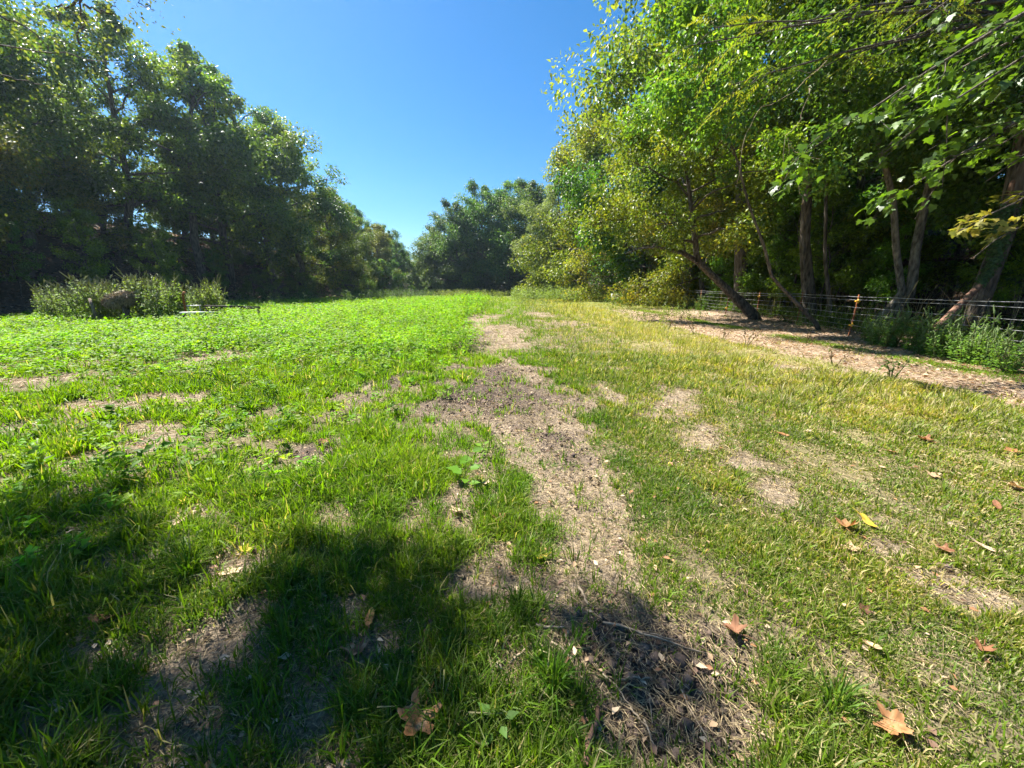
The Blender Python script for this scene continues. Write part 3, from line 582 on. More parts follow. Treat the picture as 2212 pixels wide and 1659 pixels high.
# ivy on the leaning trunk
g = np.random.default_rng(61); n = 1500; t = g.random(n) ** .8
c0 = np.array([P3(2118, 615, 10.9), P3(2150, 560, 11.0), P3(2160, 505, 11.1), P3(2172, 450, 11.2)]); k = t * 2.999; i = k.astype(int); f = (k - i)[:, None]
P = c0[i] * (1 - f) + c0[i + 1] * f; off = nrm(g.normal(size=(n, 3)) + [-.9, -.8, 0]); P = P + off * (.12 + .30 * t ** 1.5 * g.random(n))[:, None]
A = Acc(); l = g.uniform(.05, .10, n); V, Fc = leaves(P, nrm(g.normal(0, .5, (n, 3)) + [0, 0, -1]), off, l, l * .9)
A.add(V, Fc, np.repeat(np.array([.06, .12, .035]) * g.uniform(.6, 1.4, n)[:, None], 4, 0)); tag(A.build('climbing_ivy', M_near), 'ivy clinging to the leaning red-brown trunk at the right edge', 'ivy')

# lobed (maple-like) leaves
LOB = np.array([(0, 0), (.22, -.10), (.50, .02), (.36, .20), (.52, .48), (.28, .46), (.20, .70), (0, 1.0), (-.20, .70), (-.28, .46), (-.52, .48), (-.36, .20), (-.50, .02), (-.22, -.10)])
def lobed(P, D, N, L, curl=.15):
    n = len(P); D = nrm(D); S = nrm(np.cross(D, N)); N = np.cross(S, D); L = np.asarray(L).reshape(-1, 1, 1)
    q = np.concatenate([[(0, .38)], LOB]); r2 = (q[:, 0] ** 2 + (q[:, 1] - .38) ** 2)
    V = P[:, None] + L * (q[None, :, :1] * S[:, None] + q[None, :, 1:] * D[:, None] - curl * r2[None, :, None] * 1.5 * N[:, None])
    m = len(LOB); e = np.arange(m); Fl = np.stack([np.zeros(m, int), 1 + e, 1 + (e + 1) % m], 1)
    return V.reshape(-1, 3), (np.arange(n)[:, None, None] * (m + 1) + Fl[None]).reshape(-1, 3), m + 1
def sprays(limbs, nper, Lf, cols, g, reach=1.0, kind='lobed'):
    """hanging leafy side twigs along thin limbs; returns wood and leaf accumulators"""
    W = Acc(); A = Acc()
    for (p0, p1, r, dens) in limbs:
        L1 = wiggle(np.array(p0, float), np.array(p1, float), 10, .22, g, .35); W.add(*tube(L1, np.linspace(r, .008, 10), 6))
        d = nrm(L1[-1] - L1[0])
        for k in range(int(nper * dens)):
            tt = g.uniform(.35, 1); q = L1[min(9, int(tt * 9.5))]; sd = nrm(d * .8 + g.normal(0, .6, 3) * [1, 1, .35]); sl = reach * g.uniform(.4, 1.1)
            e = q + sd * sl; e[2] -= .22 * sl; S1 = wiggle(q, e, 6, .06, g, .08 * sl); W.add(*tube(S1, np.linspace(.009, .003, 6), 4, False))
            if kind == 'lobed':
                m = 20; u = g.uniform(.15, 1, m); P = S1[(u * 5).astype(int)] + g.normal(0, .10, (m, 3)) * [1, 1, .5]
                D = nrm(sd * .8 + g.normal(0, .5, (m, 3)) + [0, 0, -.45]); N = nrm(g.normal(0, .33, (m, 3)) + [0, 0, 1]); Ls = Lf * g.uniform(.6, 1.15, m)
                V, Fc, kk = lobed(P, D, N, Ls)
            else:
                for _ in range(3):
                    a = S1[g.integers(1, 6)]; rd = nrm(sd + g.normal(0, .5, 3) * [1, 1, .3]); ln = Lf * g.uniform(2.2, 3.4); m = 15
                    u = np.linspace(.15, 1, m); P = a + rd * (u * ln)[:, None] - np.array([0, 0, 1]) * (u ** 2 * ln * .45)[:, None]
                    W.add(*tube(P[[0, 7, 14]], .0025, 3, False)); sgn = np.where(np.arange(m) % 2, 1, -1)[:, None]; pe = nrm(np.cross(rd, [0, 0, 1]))
                    D = nrm(pe * sgn + rd * .5 + [0, 0, -.55] + g.normal(0, .12, (m, 3))); V, Fc = leaves(P, D, np.tile([0, 0, 1.0], (m, 1)) + g.normal(0, .2, (m, 3)), Lf * .62, Lf * .19)
                    A.add(V, Fc, np.repeat(np.array(cols)[g.integers(0, len(cols))] * g.uniform(.8, 1.2, m)[:, None], 4, 0))
                continue
            A.add(V, Fc, np.repeat(np.array(cols)[g.integers(0, len(cols), m)] * g.uniform(.75, 1.3, m)[:, None], kk, 0))
    return W, A
def near_tree(kind, base, top, r, limbs, label, nper, Lf, cols, seed, bark, leafkind, reach=1.0):
    g = np.random.default_rng(seed); b = np.array(ground_loc(*base)); tp = wiggle(np.zeros(3), np.array(top, float) - b, 12, .15, g)
    root = empty(kind, tuple(b)); W, A = sprays([(np.array(p0) - b, np.array(p1) - b, rr_, d) for p0, p1, rr_, d in limbs], nper, Lf, cols, g, reach, leafkind)
    W.add(*tube(tp, np.linspace(r, r * .45, 12), 12)); adopt(root, W.build('trunk', bark, smooth=True)); adopt(root, A.build('crown', M_near)); return tag(root, label, 'tree', RW)
MC = [(.10, .19, .015), (.14, .24, .02), (.07, .13, .02), (.06, .11, .03)]
base = np.array([12.2, 6.0, 7.5])
near_tree('maple_tree', (12.4, 5.6), (12.0, 6.2, 11), .26,
          [(base + [0, 0, dz], P3(px, py, Y), .06, d) for dz, px, py, Y, d in [(0, 1760, 300, 7.2, 1), (-.5, 1900, 330, 6.8, 1), (-1.2, 1960, 410, 6.8, .8), (-.5, 1950, 230, 7.6, 1), (0, 2050, 130, 7.2, 1), (-1, 2080, 230, 7.4, 1),
            (-1.5, 2110, 320, 6.8, .9), (1, 2120, 60, 7.6, .9), (1, 1960, 60, 8.5, 1), (1.4, 2000, -60, 8, 1), (0, 2190, 180, 6.5, .6), (-2, 2150, 400, 8.2, .5)]],
          'maple with large lobed leaves, its boughs hanging in from the upper right corner', 11, .15, MC, 71, M_bark, 'lobed', 1.0)
near_tree('maple_tree', (12.9, 7.8), (13.3, 8.2, 9), .16, [((13.0, 8, 4.0), P3(2075, 500, 7.4), .03, 1), ((13.0, 8, 3.8), P3(2130, 540, 7.8), .025, .8), ((13, 8, 4.4), P3(2140, 440, 7.8), .03, .6)],
          'small maple with pale yellowing leaves reaching in at the right edge above the wires', 6, .15, [(.26, .25, .05), (.20, .22, .04), (.3, .26, .06)], 72, M_bark, 'lobed', .7)
near_tree('walnut_tree', (14.2, 11.5), (13.6, 11.2, 12), .24,
          [((13.8, 11.2, 8), P3(px, py, Y), .05, d) for px, py, Y, d in [(1480, 110, 9.2, 1), (1560, 40, 9, 1.2), (1600, 170, 9.4, 1), (1700, 60, 9, 1.3), (1650, -30, 9.5, 1), (1760, 150, 9.6, 1), (1500, -20, 10, 1), (1840, 40, 9, 1), (1850, 170, 10, .7)]],
          'walnut with long yellow-green compound leaves reaching in over the top centre right', 6, .17, [(.17, .23, .02), (.24, .26, .025), (.12, .19, .02)], 73, M_bark, 'pinnate', 1.0)
# pale dry vines dangling below the walnut boughs
g = np.random.default_rng(75); A = Acc()
for pts in [[(1790, 130), (1700, 210), (1640, 235), (1610, 290), (1590, 400)], [(1750, 190), (1730, 260), (1695, 300), (1690, 380)], [(1700, 300), (1720, 330), (1770, 345)], [(1705, 310), (1722, 390), (1735, 440)]]:
    q = np.array([P3(a, b_, 9.6) for a, b_ in pts]); tt = np.linspace(0, len(q) - 1, 16); q = np.stack([np.interp(tt, np.arange(len(q)), q[:, i]) for i in range(3)], 1) + g.normal(0, .02, (16, 3)); A.add(*tube(q, .006, 4))
tag(A.build('dangling_vine', M_stalk), 'pale dry vine dangling from the boughs at the top right', 'vine')

# tree standing left of the photographer, its crown shading the lower left of the meadow
g = np.random.default_rng(81); b = np.array(ground_loc(-10.5, 2.5)); W = Acc(); A = Acc()
W.add(*tube(wiggle(np.zeros(3), np.array([.6, .6, 11.5]), 14, .25, g), np.linspace(.30, .10, 14), 12))
for (px, py, sz, dn, h) in [(60, 1120, .5, 1, 9), (190, 1110, .36, 1, 9), (80, 1230, .5, 1, 8.6), (190, 1210, .35, 1, 8.4), (60, 1330, .45, 1, 8.2), (200, 1330, .4, .9, 8), 
        (80, 1470, .38, .9, 7.8), (210, 1560, .3, .8, 7.6), (60, 1620, .3, .8, 7.4), (620, 1290, .22, 1.1, 8.2), (690, 1220, .22, 1, 8.4), (800, 1220, .24, 1, 8.4), (720, 1330, .3, 1.2, 8.2), (860, 1280, .26, 1, 8.2), (960, 1260, .22, .8, 8.4), (600, 1420, .27, 1.2, 7.9), (760, 1440, .28, 1.2, 7.9),
        (560, 1550, .26, 1.2, 7.6), (680, 1560, .28, 1.2, 7.6), (830, 1580, .2, .8, 7.5), (880, 1400, .26, .9, 8), (1020, 1330, .2, .6, 8.2), (1120, 1280, .2, .5, 8.3), (1250, 1330, .2, .8, 8.1), (1350, 1350, .2, .9, 8.1), (1450, 1400, .2, .8, 8), (1330, 1430, .2, .8, 7.9), (1440, 1500, .2, .7, 7.7),
        (1350, 1560, .18, .6, 7.6), (480, 1620, .22, .9, 7.4), (1000, 1450, .2, .35, 7.9), (1500, 1600, .18, .5, 7.5), (950, 1600, .2, .6, 7.5)]:
    gx, gy = G(px, py); gz = float(terrain(gx, gy)); c = np.array([gx, gy, gz]) + SUND * (h - gz) / SUND[2] - b
    p0 = np.array([.3, .3, 5 + g.uniform(0, 4)]); L1 = wiggle(p0, c, 9, .25, g, .4); W.add(*tube(L1, np.linspace(.05, .006, 9), 5))
    sz *= 1.1; n = int(125 * dn * (sz / .3) ** 2); off = nrm(g.normal(size=(n, 3))) * (g.random(n) ** .5)[:, None] * sz * np.array([1.1, 1.1, .6])
    l = g.uniform(.06, .13, n); V, Fc = leaves(c + off, rdir(n, g) + [0, 0, -.3], nrm(g.normal(0, .6, (n, 3)) + [0, 0, 1]), l, l * .6)
    A.add(V, Fc, np.repeat(np.array([.09, .14, .02]) * g.uniform(.6, 1.4, n)[:, None], 4, 0))
for pts in [[(215, -80, 8), (172, 0, 8.4), (180, 40, 8.6), (165, 85, 8.8)], [(172, 0, 8.4), (130, 20, 8.6), (120, 50, 8.8)], [(260, -60, 9), (300, 5, 9.3), (330, 22, 9.4)], [(165, 85, 8.8), (178, 60, 9), (185, 40, 9)], [(180, 10, 8), (240, 30, 8.3), (250, 5, 8.4)],
            [(-60, 90, 9), (0, 95, 9.3), (90, 110, 9.6), (200, 128, 10), (260, 132, 10.2)], [(-60, 140, 9), (30, 170, 9.5), (120, 190, 10)], [(-40, 20, 8), (60, 60, 8.6), (110, 110, 9)]]:
    q = np.array([P3(*p) - b for p in pts]); tt = np.linspace(0, len(q) - 1, 12); q = np.stack([np.interp(tt, np.arange(len(q)), q[:, i]) for i in range(3)], 1) + g.normal(0, .03, (12, 3)); W.add(*tube(q, np.linspace(.02, .006, 12), 4))
    n = 60; P = q[g.integers(4, 12, n)] + g.normal(0, .22, (n, 3)); l = g.uniform(.05, .1, n)
    V, Fc = leaves(P, rdir(n, g) + [0, 0, -.3], rdir(n, g) + [0, 0, 1], l, l * .6); A.add(V, Fc, np.repeat(np.array([.13, .14, .04]) * g.uniform(.6, 1.3, n)[:, None], 4, 0))
root = empty('overhanging_tree', tuple(b)); adopt(root, W.build('trunk', M_bark, smooth=True)); adopt(root, A.build('crown', M_tree))
tag(root, 'tree reaching in at the upper left corner with thin bare twigs against the sky', 'tree')

# ------------------------------------------------------------------ spiky weeds: clump on the left, line along the fence
def spiky(seed, h, leafc, spikec, Lf, nst, spike=.22, nl=42, wide=.22):
    g = np.random.default_rng(seed); S = Acc(); A = Acc(); K = Acc()
    for s_ in range(nst):
        a = g.uniform(0, 6.28); e = np.array([math.cos(a) * wide, math.sin(a) * wide, 1]) * h * np.array([g.uniform(.4, 1.3), g.uniform(.4, 1.3), g.uniform(.7, 1.05)])
        L1 = wiggle(np.zeros(3), e, 8, .05 * h, g); S.add(*tube(L1, np.linspace(.012, .004, 8), 5), np.array([.16, .18, .06]))
        m = nl; t = g.uniform(.08, .98, m); P = L1[(t * 7).astype(int)] + (L1[1] - L1[0]) * (t * 7 % 1)[:, None]; an = g.uniform(0, 6.28, m)
        D = np.stack([np.cos(an), np.sin(an), g.normal(.05, .3, m)], 1); P = P + D * (.05 + .10 * h * (1.1 - t) * g.random(m))[:, None]
        l = Lf * g.uniform(.5, 1.2, m) * (1.2 - .6 * t); V, Fc = leaves(P, D, nrm(g.normal(0, .4, (m, 3)) + [0, 0, 1]), l, l * .55, .12)
        A.add(V, Fc, np.repeat(np.array(leafc) * g.uniform(.65, 1.35, m)[:, None], 4, 0))
        for q in range(5):
            u = 1 if q == 0 else g.uniform(.62, .95); p = L1[int(u * 7)]; ln = spike * h * g.uniform(.5, 1.1) * (1 if q == 0 else .6); d = nrm(np.array([g.normal(0, .35), g.normal(0, .35), 1]) + (0 if q == 0 else .5) * rdir(1, g)[0])
            qq = wiggle(p, p + d * ln, 6, .03, g); K.add(*tube(qq, np.array([.006, .016, .017, .014, .009, .003]) * (h ** .5), 6), np.array(spikec) * g.uniform(.8, 1.2))
    return S, A, K
def spiky_root(kind, seed, **kw):
    S, A, K = spiky(seed, **kw); r = empty(kind, (0, 0, 0)); adopt(r, S.build('stem', M_weed)); adopt(r, A.build('leaves', M_weed)); adopt(r, K.build('seed_spikes', M_weed)); return r  # third part holds the seed spikes on the stems
g = np.random.default_rng(91)
def scatter(kind, protos, spots, label, group, cat='weed'):
    used = set()
    for i, (x, y, s, lab) in enumerate(spots):
        p = protos[i % len(protos)]
        loc = ground_loc(x, y); rz = g.uniform(0, 6.28)
        if p.name in used: o = copy_tree(p, loc, rz, s)
        else: used.add(p.name); o = p; o.location = loc; o.rotation_euler = (0, 0, rz); o.scale = (s, s, s)
        tag(o, lab or label, cat, group)
AM = [spiky_root('tall_weed', 200 + i, h=1.6, leafc=c, spikec=(.26, .27, .17), Lf=.11, nst=8, nl=90, spike=.2) for i, c in enumerate([(.17, .26, .08), (.21, .28, .10), (.19, .30, .05), (.25, .34, .06)])]
spots = []
for i in range(95):
    px = g.uniform(95, 470); lim = 1.0 - .5 * abs((px - 300) / 230) ** 2.5; Y = g.uniform(15.8, 21); x = P3(px, 660, Y)[0]
    if px > 360 and Y < 17.5: continue
    spots.append((x, Y, .5 + .78 * lim * g.uniform(.45, 1.05), None))
scatter('tall_weed', AM, spots, 'tall grey-green weed with upright seed spikes in the clump left of the meadow', 'weeds of the tall clump on the left')
NE = [spiky_root('nettle_plant', 220 + i, h=.9, leafc=tuple(1.5 * q for q in c), spikec=(.22, .30, .12), Lf=.095, nst=6, nl=50, spike=.25, wide=.3) for i, c in enumerate([(.09, .17, .035), (.12, .21, .03), (.07, .14, .035)])]
def fx(y): return float(np.interp(y, [3, 7.2, 12.5, 16, 20, 26, 34, 42], [9.0, 10.0, 11.3, 12.2, 12.7, 13.0, 13.3, 13.6]))
spots = []
for i in range(46):
    px = g.uniform(1885, 2240) if i < 38 else g.uniform(1450, 1520)
    u = (px / 2212 * 1024 - 512) / F
    Y = next((yy for yy in np.arange(5, 40, .1) if fx(yy) <= u * yy), 20); Y += g.uniform(-.55, .25)
    x = u * Y - g.uniform(.0, .3); spots.append((x, Y, g.uniform(.55, 1.12), None))
scatter('nettle_plant', NE, spots, 'leafy green weed with pale seed spikes growing up through the wire fence', 'leafy weeds along the fence')
DW = [spiky_root('dry_weed', 240 + i, h=.55, leafc=(.13, .085, .05), spikec=(.16, .1, .06), Lf=.05, nst=3, nl=16, spike=.2, wide=.5) for i in range(2)]
scatter('dry_weed', DW, [(*G(px, py), s, f'withered brown weed standing in the dry grass {w}') for px, py, s, w in [(1610, 748, 1, 'nearest to the crooked tree'), (1740, 745, .8, 'halfway along the dirt strip'), (1500, 722, .9, 'left of the crooked tree, among yellow grass'),
   (1440, 712, .8, 'leftmost beside the dirt strip'), (1560, 738, .8, 'among low tangled stalks'), (1800, 790, .7, 'above the fine lime grass line')]], '', 'withered weeds by the dirt strip')
GW = spiky_root('leafy_weed', 250, h=.42, leafc=(.09, .15, .03), spikec=(.12, .17, .05), Lf=.10, nst=3, nl=14, spike=.12, wide=.5)
scatter('leafy_weed', [GW], [(*G(1925, 822), 1.15, 'green leafy weed alone at the edge of the dirt strip, right of centre'), (*G(2110, 760), .8, 'small leafy weed on the litter in front of the fence weeds')], '', None)

# ------------------------------------------------------------------ wire fence
fr = empty('wire_fence', ground_loc(11.3, 12.5)); tag(fr, 'rusty post and pale wire fence along the wood right of the dirt strip', 'fence')
fl = np.array(fr.location)
FY = [3.0, 6.3, 12.4, 16.0, 19.4, 22.6, 26.2, 30, 34, 38]
FP = [np.array([fx(y), y, float(terrain(fx(y), y))]) for y in FY]
for i, p in enumerate(FP):
    A = Acc(); g2 = np.random.default_rng(300 + i); tl = np.array([g2.normal(0.03, .03), g2.normal(0, .03), 1.35]); b0 = p - fl - [0, 0, .1]
    for dx, wd, dp in [(0, .045, .008), (0, .010, .04)]:
        c = np.array([[-wd, -dp, 0], [wd, -dp, 0], [wd, dp, 0], [-wd, dp, 0]]) / 2 + [0, dp / 2, 0]
        V = np.concatenate([b0 + c, b0 + c + tl * 1.06]); A.add(V, [[0, 1, 5], [0, 5, 4], [1, 2, 6], [1, 6, 5], [2, 3, 7], [2, 7, 6], [3, 0, 4], [3, 4, 7], [4, 5, 6], [4, 6, 7]])
    for hh in np.arange(.15, 1.3, .09): A.add(*tube([b0 + tl * (hh / 1.35) + [-.012, -.03, 0], b0 + tl * (hh / 1.35) + [.012, -.03, 0]], .006, 5))
    po = adopt(fr, A.build('fence_post', M_rust))
    if i in (2, 4, 5):
      for hh in (1.22, .45):
        A = Acc(); q = b0 + tl * (hh / 1.35); A.add(*tube([q + [-.10, -.02, .0], q + [.04, -.02, 0]], .028, 7)); A.add(*tube([q + [-.01, -.02, -.06], q + [-.01, -.02, .07]], .022, 7))
        ins = A.build('insulator', M_yel); adopt(po, ins)
for h, r in [(1.27, .009), (1.17, .007), (.93, .006), (.72, .006), (.52, .005), (.34, .005), (.16, .005)]:
    pts = []
    for a, b_ in zip(FP[:-1], FP[1:]):
        for t in np.linspace(0, 1, 9)[:-1]: pts.append(a * (1 - t) + b_ * t + [0, 0, h - .05 * t * (1 - t) + rr.uniform(-.012, .012)])
    A = Acc(); A.add(*tube(np.array(pts) - fl + [-.03, -.03, 0], r, 5, False)); adopt(fr, A.build('wire', M_galv))
A = Acc()
for a, b_ in zip(FP[:3], FP[1:4]):
    n = int(np.linalg.norm(b_ - a) / .3)
    for t in np.linspace(0, 1, n)[:-1]: q = a * (1 - t) + b_ * t - fl + [-.03, -.03, 0]; A.add(*tube([q + [0, 0, .16], q + [rr.uniform(-.02, .02), 0, .55], q + [0, 0, .93]], .002, 3, False))
adopt(fr, A.build('stay_wires', M_galv))
p = G(1330, 655); A = Acc(); q = np.array([13.2, 33, float(terrain(13.2, 33))])
wr = empty('wooden_post', tuple(q)); A.add(*tube([[0, 0, -.1], [0, 0, .8], [.02, 0, 1.7]], [.09, .085, .08], 9)); adopt(wr, A.build('pole', M_galv)); A = Acc()
tag(wr, 'pale grey post standing at the far part of the fence under the yellow tree', 'post')
q = P3(1327, 619, 31); b = empty('white_bucket', (q[0], q[1], float(terrain(q[0], q[1])) + .55)); A = Acc()
A.add(*tube([[0, 0, 0], [0, 0, .02], [0, 0, .38], [0, 0, .40]], [.15, .17, .21, .21], 16)); adopt(b, A.build('pail', M_white)); A = Acc()
A.add(*tube([[-.2, 0, .38], [-.15, 0, .52], [0, 0, .58], [.15, 0, .52], [.2, 0, .38]], .01, 5)); adopt(b, A.build('handle', M_steel)); tag(b, 'small white rounded object hung on the far end of the fence', 'bucket')
A = Acc(); sp = empty('fence_stake', (q[0], q[1], float(terrain(q[0], q[1])))); A.add(*tube([[0, .05, -.1], [0, .05, 1.2]], .03, 6)); A.add(*tube([[-.1, .0, .54], [.1, 0, .54]], .02, 5)); adopt(sp, A.build('stake', M_wood)); tag(sp, 'thin wooden stake under the small white object', 'stake')

# ------------------------------------------------------------------ things in the tall weed clump
def hay():
    c = P3(258, 646, 16.3); g = np.random.default_rng(401); A = Acc(); n1, n2 = 28, 18
    th = np.linspace(0, 2 * np.pi, n1, endpoint=False); ph = np.linspace(0, np.pi, n2); T, Ph = np.meshgrid(th, ph)
    r = 1 + .8 * (fbm(T * 1.4 + 3 * np.cos(T), Ph * 2, 403, 3) - .5); x = r * np.sin(Ph) * np.cos(T) * .46; y = r * np.sin(Ph) * np.sin(T) * .40; z = r * np.cos(Ph) * .2 + .22 * x + .1 * np.sin(5 * x)
    V = np.stack([x, y, z], 2).reshape(-1, 3); i = np.arange(n2 - 1)[:, None] * n1; j = np.arange(n1)[None]; j2 = (j + 1) % n1
    F4 = np.stack([(i + j).ravel(), (i + j2).ravel(), (i + n1 + j2).ravel(), (i + n1 + j).ravel()], 1)
    A.add(V, np.concatenate([F4[:, [0, 2, 1]], F4[:, [0, 3, 2]]])); root = empty('hay_heap', tuple(c)); adopt(root, A.build('mound', M_hay, smooth=True))
    n = 2600; d = rdir(n, g); P = d * [.54, .46, .24] * g.uniform(.85, 1.12, (n, 1)); P[:, 2] += .22 * P[:, 0]; T = nrm(np.cross(d, rdir(n, g)) + [.4, 0, -.4]); l = g.uniform(.12, .34, n)
    V, Fc = leaves(P, nrm(T + .5 * d * g.random((n, 1))), d, l, .022); A = Acc(); A.add(V, Fc, np.repeat(np.array([.40, .31, .22]) * g.uniform(.3, 1.3, n)[:, None], 4, 0)); adopt(root, A.build('loose_straw', M_straw))
    tag(root, 'weathered brown heap of old hay perched among the tall weeds', 'hay heap')
    gz = float(terrain(c[0], c[1])); A = Acc(); st = empty('tree_stump', (c[0] + .15, c[1], gz)); A.add(*tube([[0, 0, -.1], [.02, 0, .15], [0, 0, .45], [.03, 0, c[2] - gz - .12]], [.24, .16, .12, .13], 12)); adopt(st, A.build('trunk', M_bark)); tag(st, 'dark stump under the heap of old hay', 'stump')
hay()
def stick3(kind, pts, rad, mat, label, cat, k=8, part='shaft'):
    pts = np.array(pts, float); b = pts[0]; r = empty(kind, tuple(b)); A = Acc(); A.add(*tube(pts - b, rad, k)); adopt(r, A.build(part, mat, smooth=True)); return tag(r, label, cat)
q = P3(204, 668, 15.6); q[2] = float(terrain(q[0], q[1])) - .1; stick3('wooden_post', [q, P3(199, 660, 15.6), P3(193, 645, 15.7)], [.055, .05, .045], M_wood, 'short weathered wooden post leaning left of the hay heap', 'post')
q = P3(398, 668, 16.2); q[2] = float(terrain(q[0], q[1])) - .1; stick3('iron_rod', [q, P3(397, 650, 16.2), P3(395, 636, 16.2), P3(398, 631, 16.2)], [.05, .045, .04, .05], M_rust, 'upright rusty rod between the hay heap and the steel frame', 'rod')
def box(A, c, s, C=None):
    c = np.array(c, float); s = np.array(s, float) / 2; v = np.array([[x, y, z] for x in (-1, 1) for y in (-1, 1) for z in (-1, 1)]) * s + c
    A.add(v, [[0, 1, 3], [0, 3, 2], [4, 6, 7], [4, 7, 5], [0, 4, 5], [0, 5, 1], [2, 3, 7], [2, 7, 6], [0, 2, 6], [0, 6, 4], [1, 5, 7], [1, 7, 3]])
a = P3(391, 675, 14.6); b2 = P3(462, 675, 14.9); m = (a + b2) / 2; gz = float(terrain(m[0], m[1])); L_ = np.linalg.norm(b2 - a)
rt = empty('bench_trestle', (m[0], m[1], gz), math.atan2(b2[1] - a[1], b2[0] - a[0])); tag(rt, 'low trestle with a pale weathered board on top, in front of the tall clump', 'trestle')
A = Acc(); box(A, (0, 0, m[2] - gz), (L_, .22, .055)); adopt(rt, A.build('board', M_white))
for sx in (-1, 1): A = Acc(); box(A, (sx * L_ * .42, 0, (m[2] - gz) / 2 - .03), (.06, .16, m[2] - gz - .06)); adopt(rt, A.build('leg', M_steel))
a = P3(443, 662, 15.4); b2 = P3(523, 661.5, 14.8); m = (a + b2) / 2; gz = float(terrain(m[0], m[1])); L_ = np.linalg.norm(b2 - a)
rt = empty('steel_frame', (m[0], m[1], gz), math.atan2(b2[1] - a[1], b2[0] - a[0])); tag(rt, 'dark rusty steel frame with a long top rail standing out of the lime weeds', 'frame')
A = Acc(); box(A, (0, 0, m[2] - gz), (L_, .07, .07)); box(A, (0, .7, m[2] - gz - .05), (L_, .07, .07)); adopt(rt, A.build('rail', M_steel)); A = Acc()
for sx in (-1, 1): box(A, (sx * L_ * .5, .35, m[2] - gz - .08), (.06, .78, .06))
adopt(rt, A.build('cross_bar', M_steel))
for sx in (-1, .0, 1):
    for yy in (0, .7): A = Acc(); box(A, (sx * L_ * .47, yy, (m[2] - gz) / 2 - .05), (.06, .06, m[2] - gz)); adopt(rt, A.build('leg', M_steel))
A = Acc(); c = P3(418, 660, 16.2); tt = np.linspace(0, 2 * np.pi, 18); ring = np.stack([np.cos(tt) * .42, np.sin(tt) * .42 * .6, np.zeros(18)], 1) * [.6, 1, 1]; A.add(*tube(ring, .012, 6, False)); A.add(*tube([[.25, 0, 0], [.25, 0, -.9]], .015, 5)); A.add(*tube([[-.25, 0, 0], [-.25, 0, -.9]], .015, 5))
hr = empty('wire_hoop', tuple(c)); adopt(hr, A.build('ring', M_galv)); tag(hr, 'thin grey metal hoop on legs between rusty rod and steel frame', 'hoop')

# ------------------------------------------------------------------ fallen leaves, sticks, seedlings and tufts, one object each
def fallen(seed, L, col, col2, curl, kind='lobed'):
    g = np.random.default_rng(seed); A = Acc(); na = 40; nr = 6; a = np.linspace(0, 2 * np.pi, na, endpoint=False)
    if kind == 'lobed': R_ = .44 + .11 * np.cos(5 * (a - math.pi / 2)) + .035 * np.cos(15 * a + seed) + .16 * (fbm(np.cos(a) * 1.5 + seed, np.sin(a) * 1.5, 520, 2) - .5) ; R_ *= np.where(np.sin(a) < -.85, .55, 1)
    else: R_ = .5 / np.sqrt((np.cos(a) / .38) ** 2 + np.sin(a) ** 2)
    rr_ = np.linspace(0, 1, nr + 1)[1:]; q = rr_[:, None] * R_[None]; x = q * np.cos(a); y = q * np.sin(a)
    z = curl * (q ** 2) * (1.1 + .9 * np.cos(2 * a + seed)) + .10 * (fbm(x * 5 + seed, y * 5, 500, 3) - .5) + curl * .5 * np.abs(x) * (1 + .5 * np.sin(seed)) + .08 * curl * np.sin(5 * a) * q
    V = np.concatenate([[[0, 0, 0]], np.stack([x, y, z], 2).reshape(-1, 3)]) * L; e = np.arange(na); e2 = (e + 1) % na
    Fc = [np.stack([np.zeros(na, int), 1 + e, 1 + e2], 1)]
    for k in range(nr - 1): o = 1 + k * na; Fc += [np.stack([o + e, o + na + e, o + na + e2], 1), np.stack([o + e, o + na + e2, o + e2], 1)]
    vein = np.clip(np.abs(np.sin(2.5 * (np.r_[0, np.tile(a, nr)] - math.pi / 2))) * 3, 0, 1)[:, None]; nz = fbm(V[:, 0] / L * 6 + seed, V[:, 1] / L * 6, 510, 3)[:, None]
    c = np.array(col) * (.75 + .35 * vein) * (.6 + .8 * nz) + (np.array(col2) - np.array(col)) * np.clip((nz - .5) * 4, 0, 1) * .6
    A.add(V, np.concatenate(Fc), c); s = wiggle(np.array([0, -.35 * L, 0]), np.array([.1 * L, -.95 * L, .06 * L]), 5, .03 * L, g); A.add(*tube(s, [.003, .0025, .002, .002, .0015], 5), np.array(col) * .8); return A
TAN = (.42, .28, .16); ORG = (.33, .16, .065); BRN = (.22, .10, .05); YLW = (.5, .36, .04); RED = (.20, .10, .055); PALE = (.52, .39, .25); DKB = (.10, .05, .03)
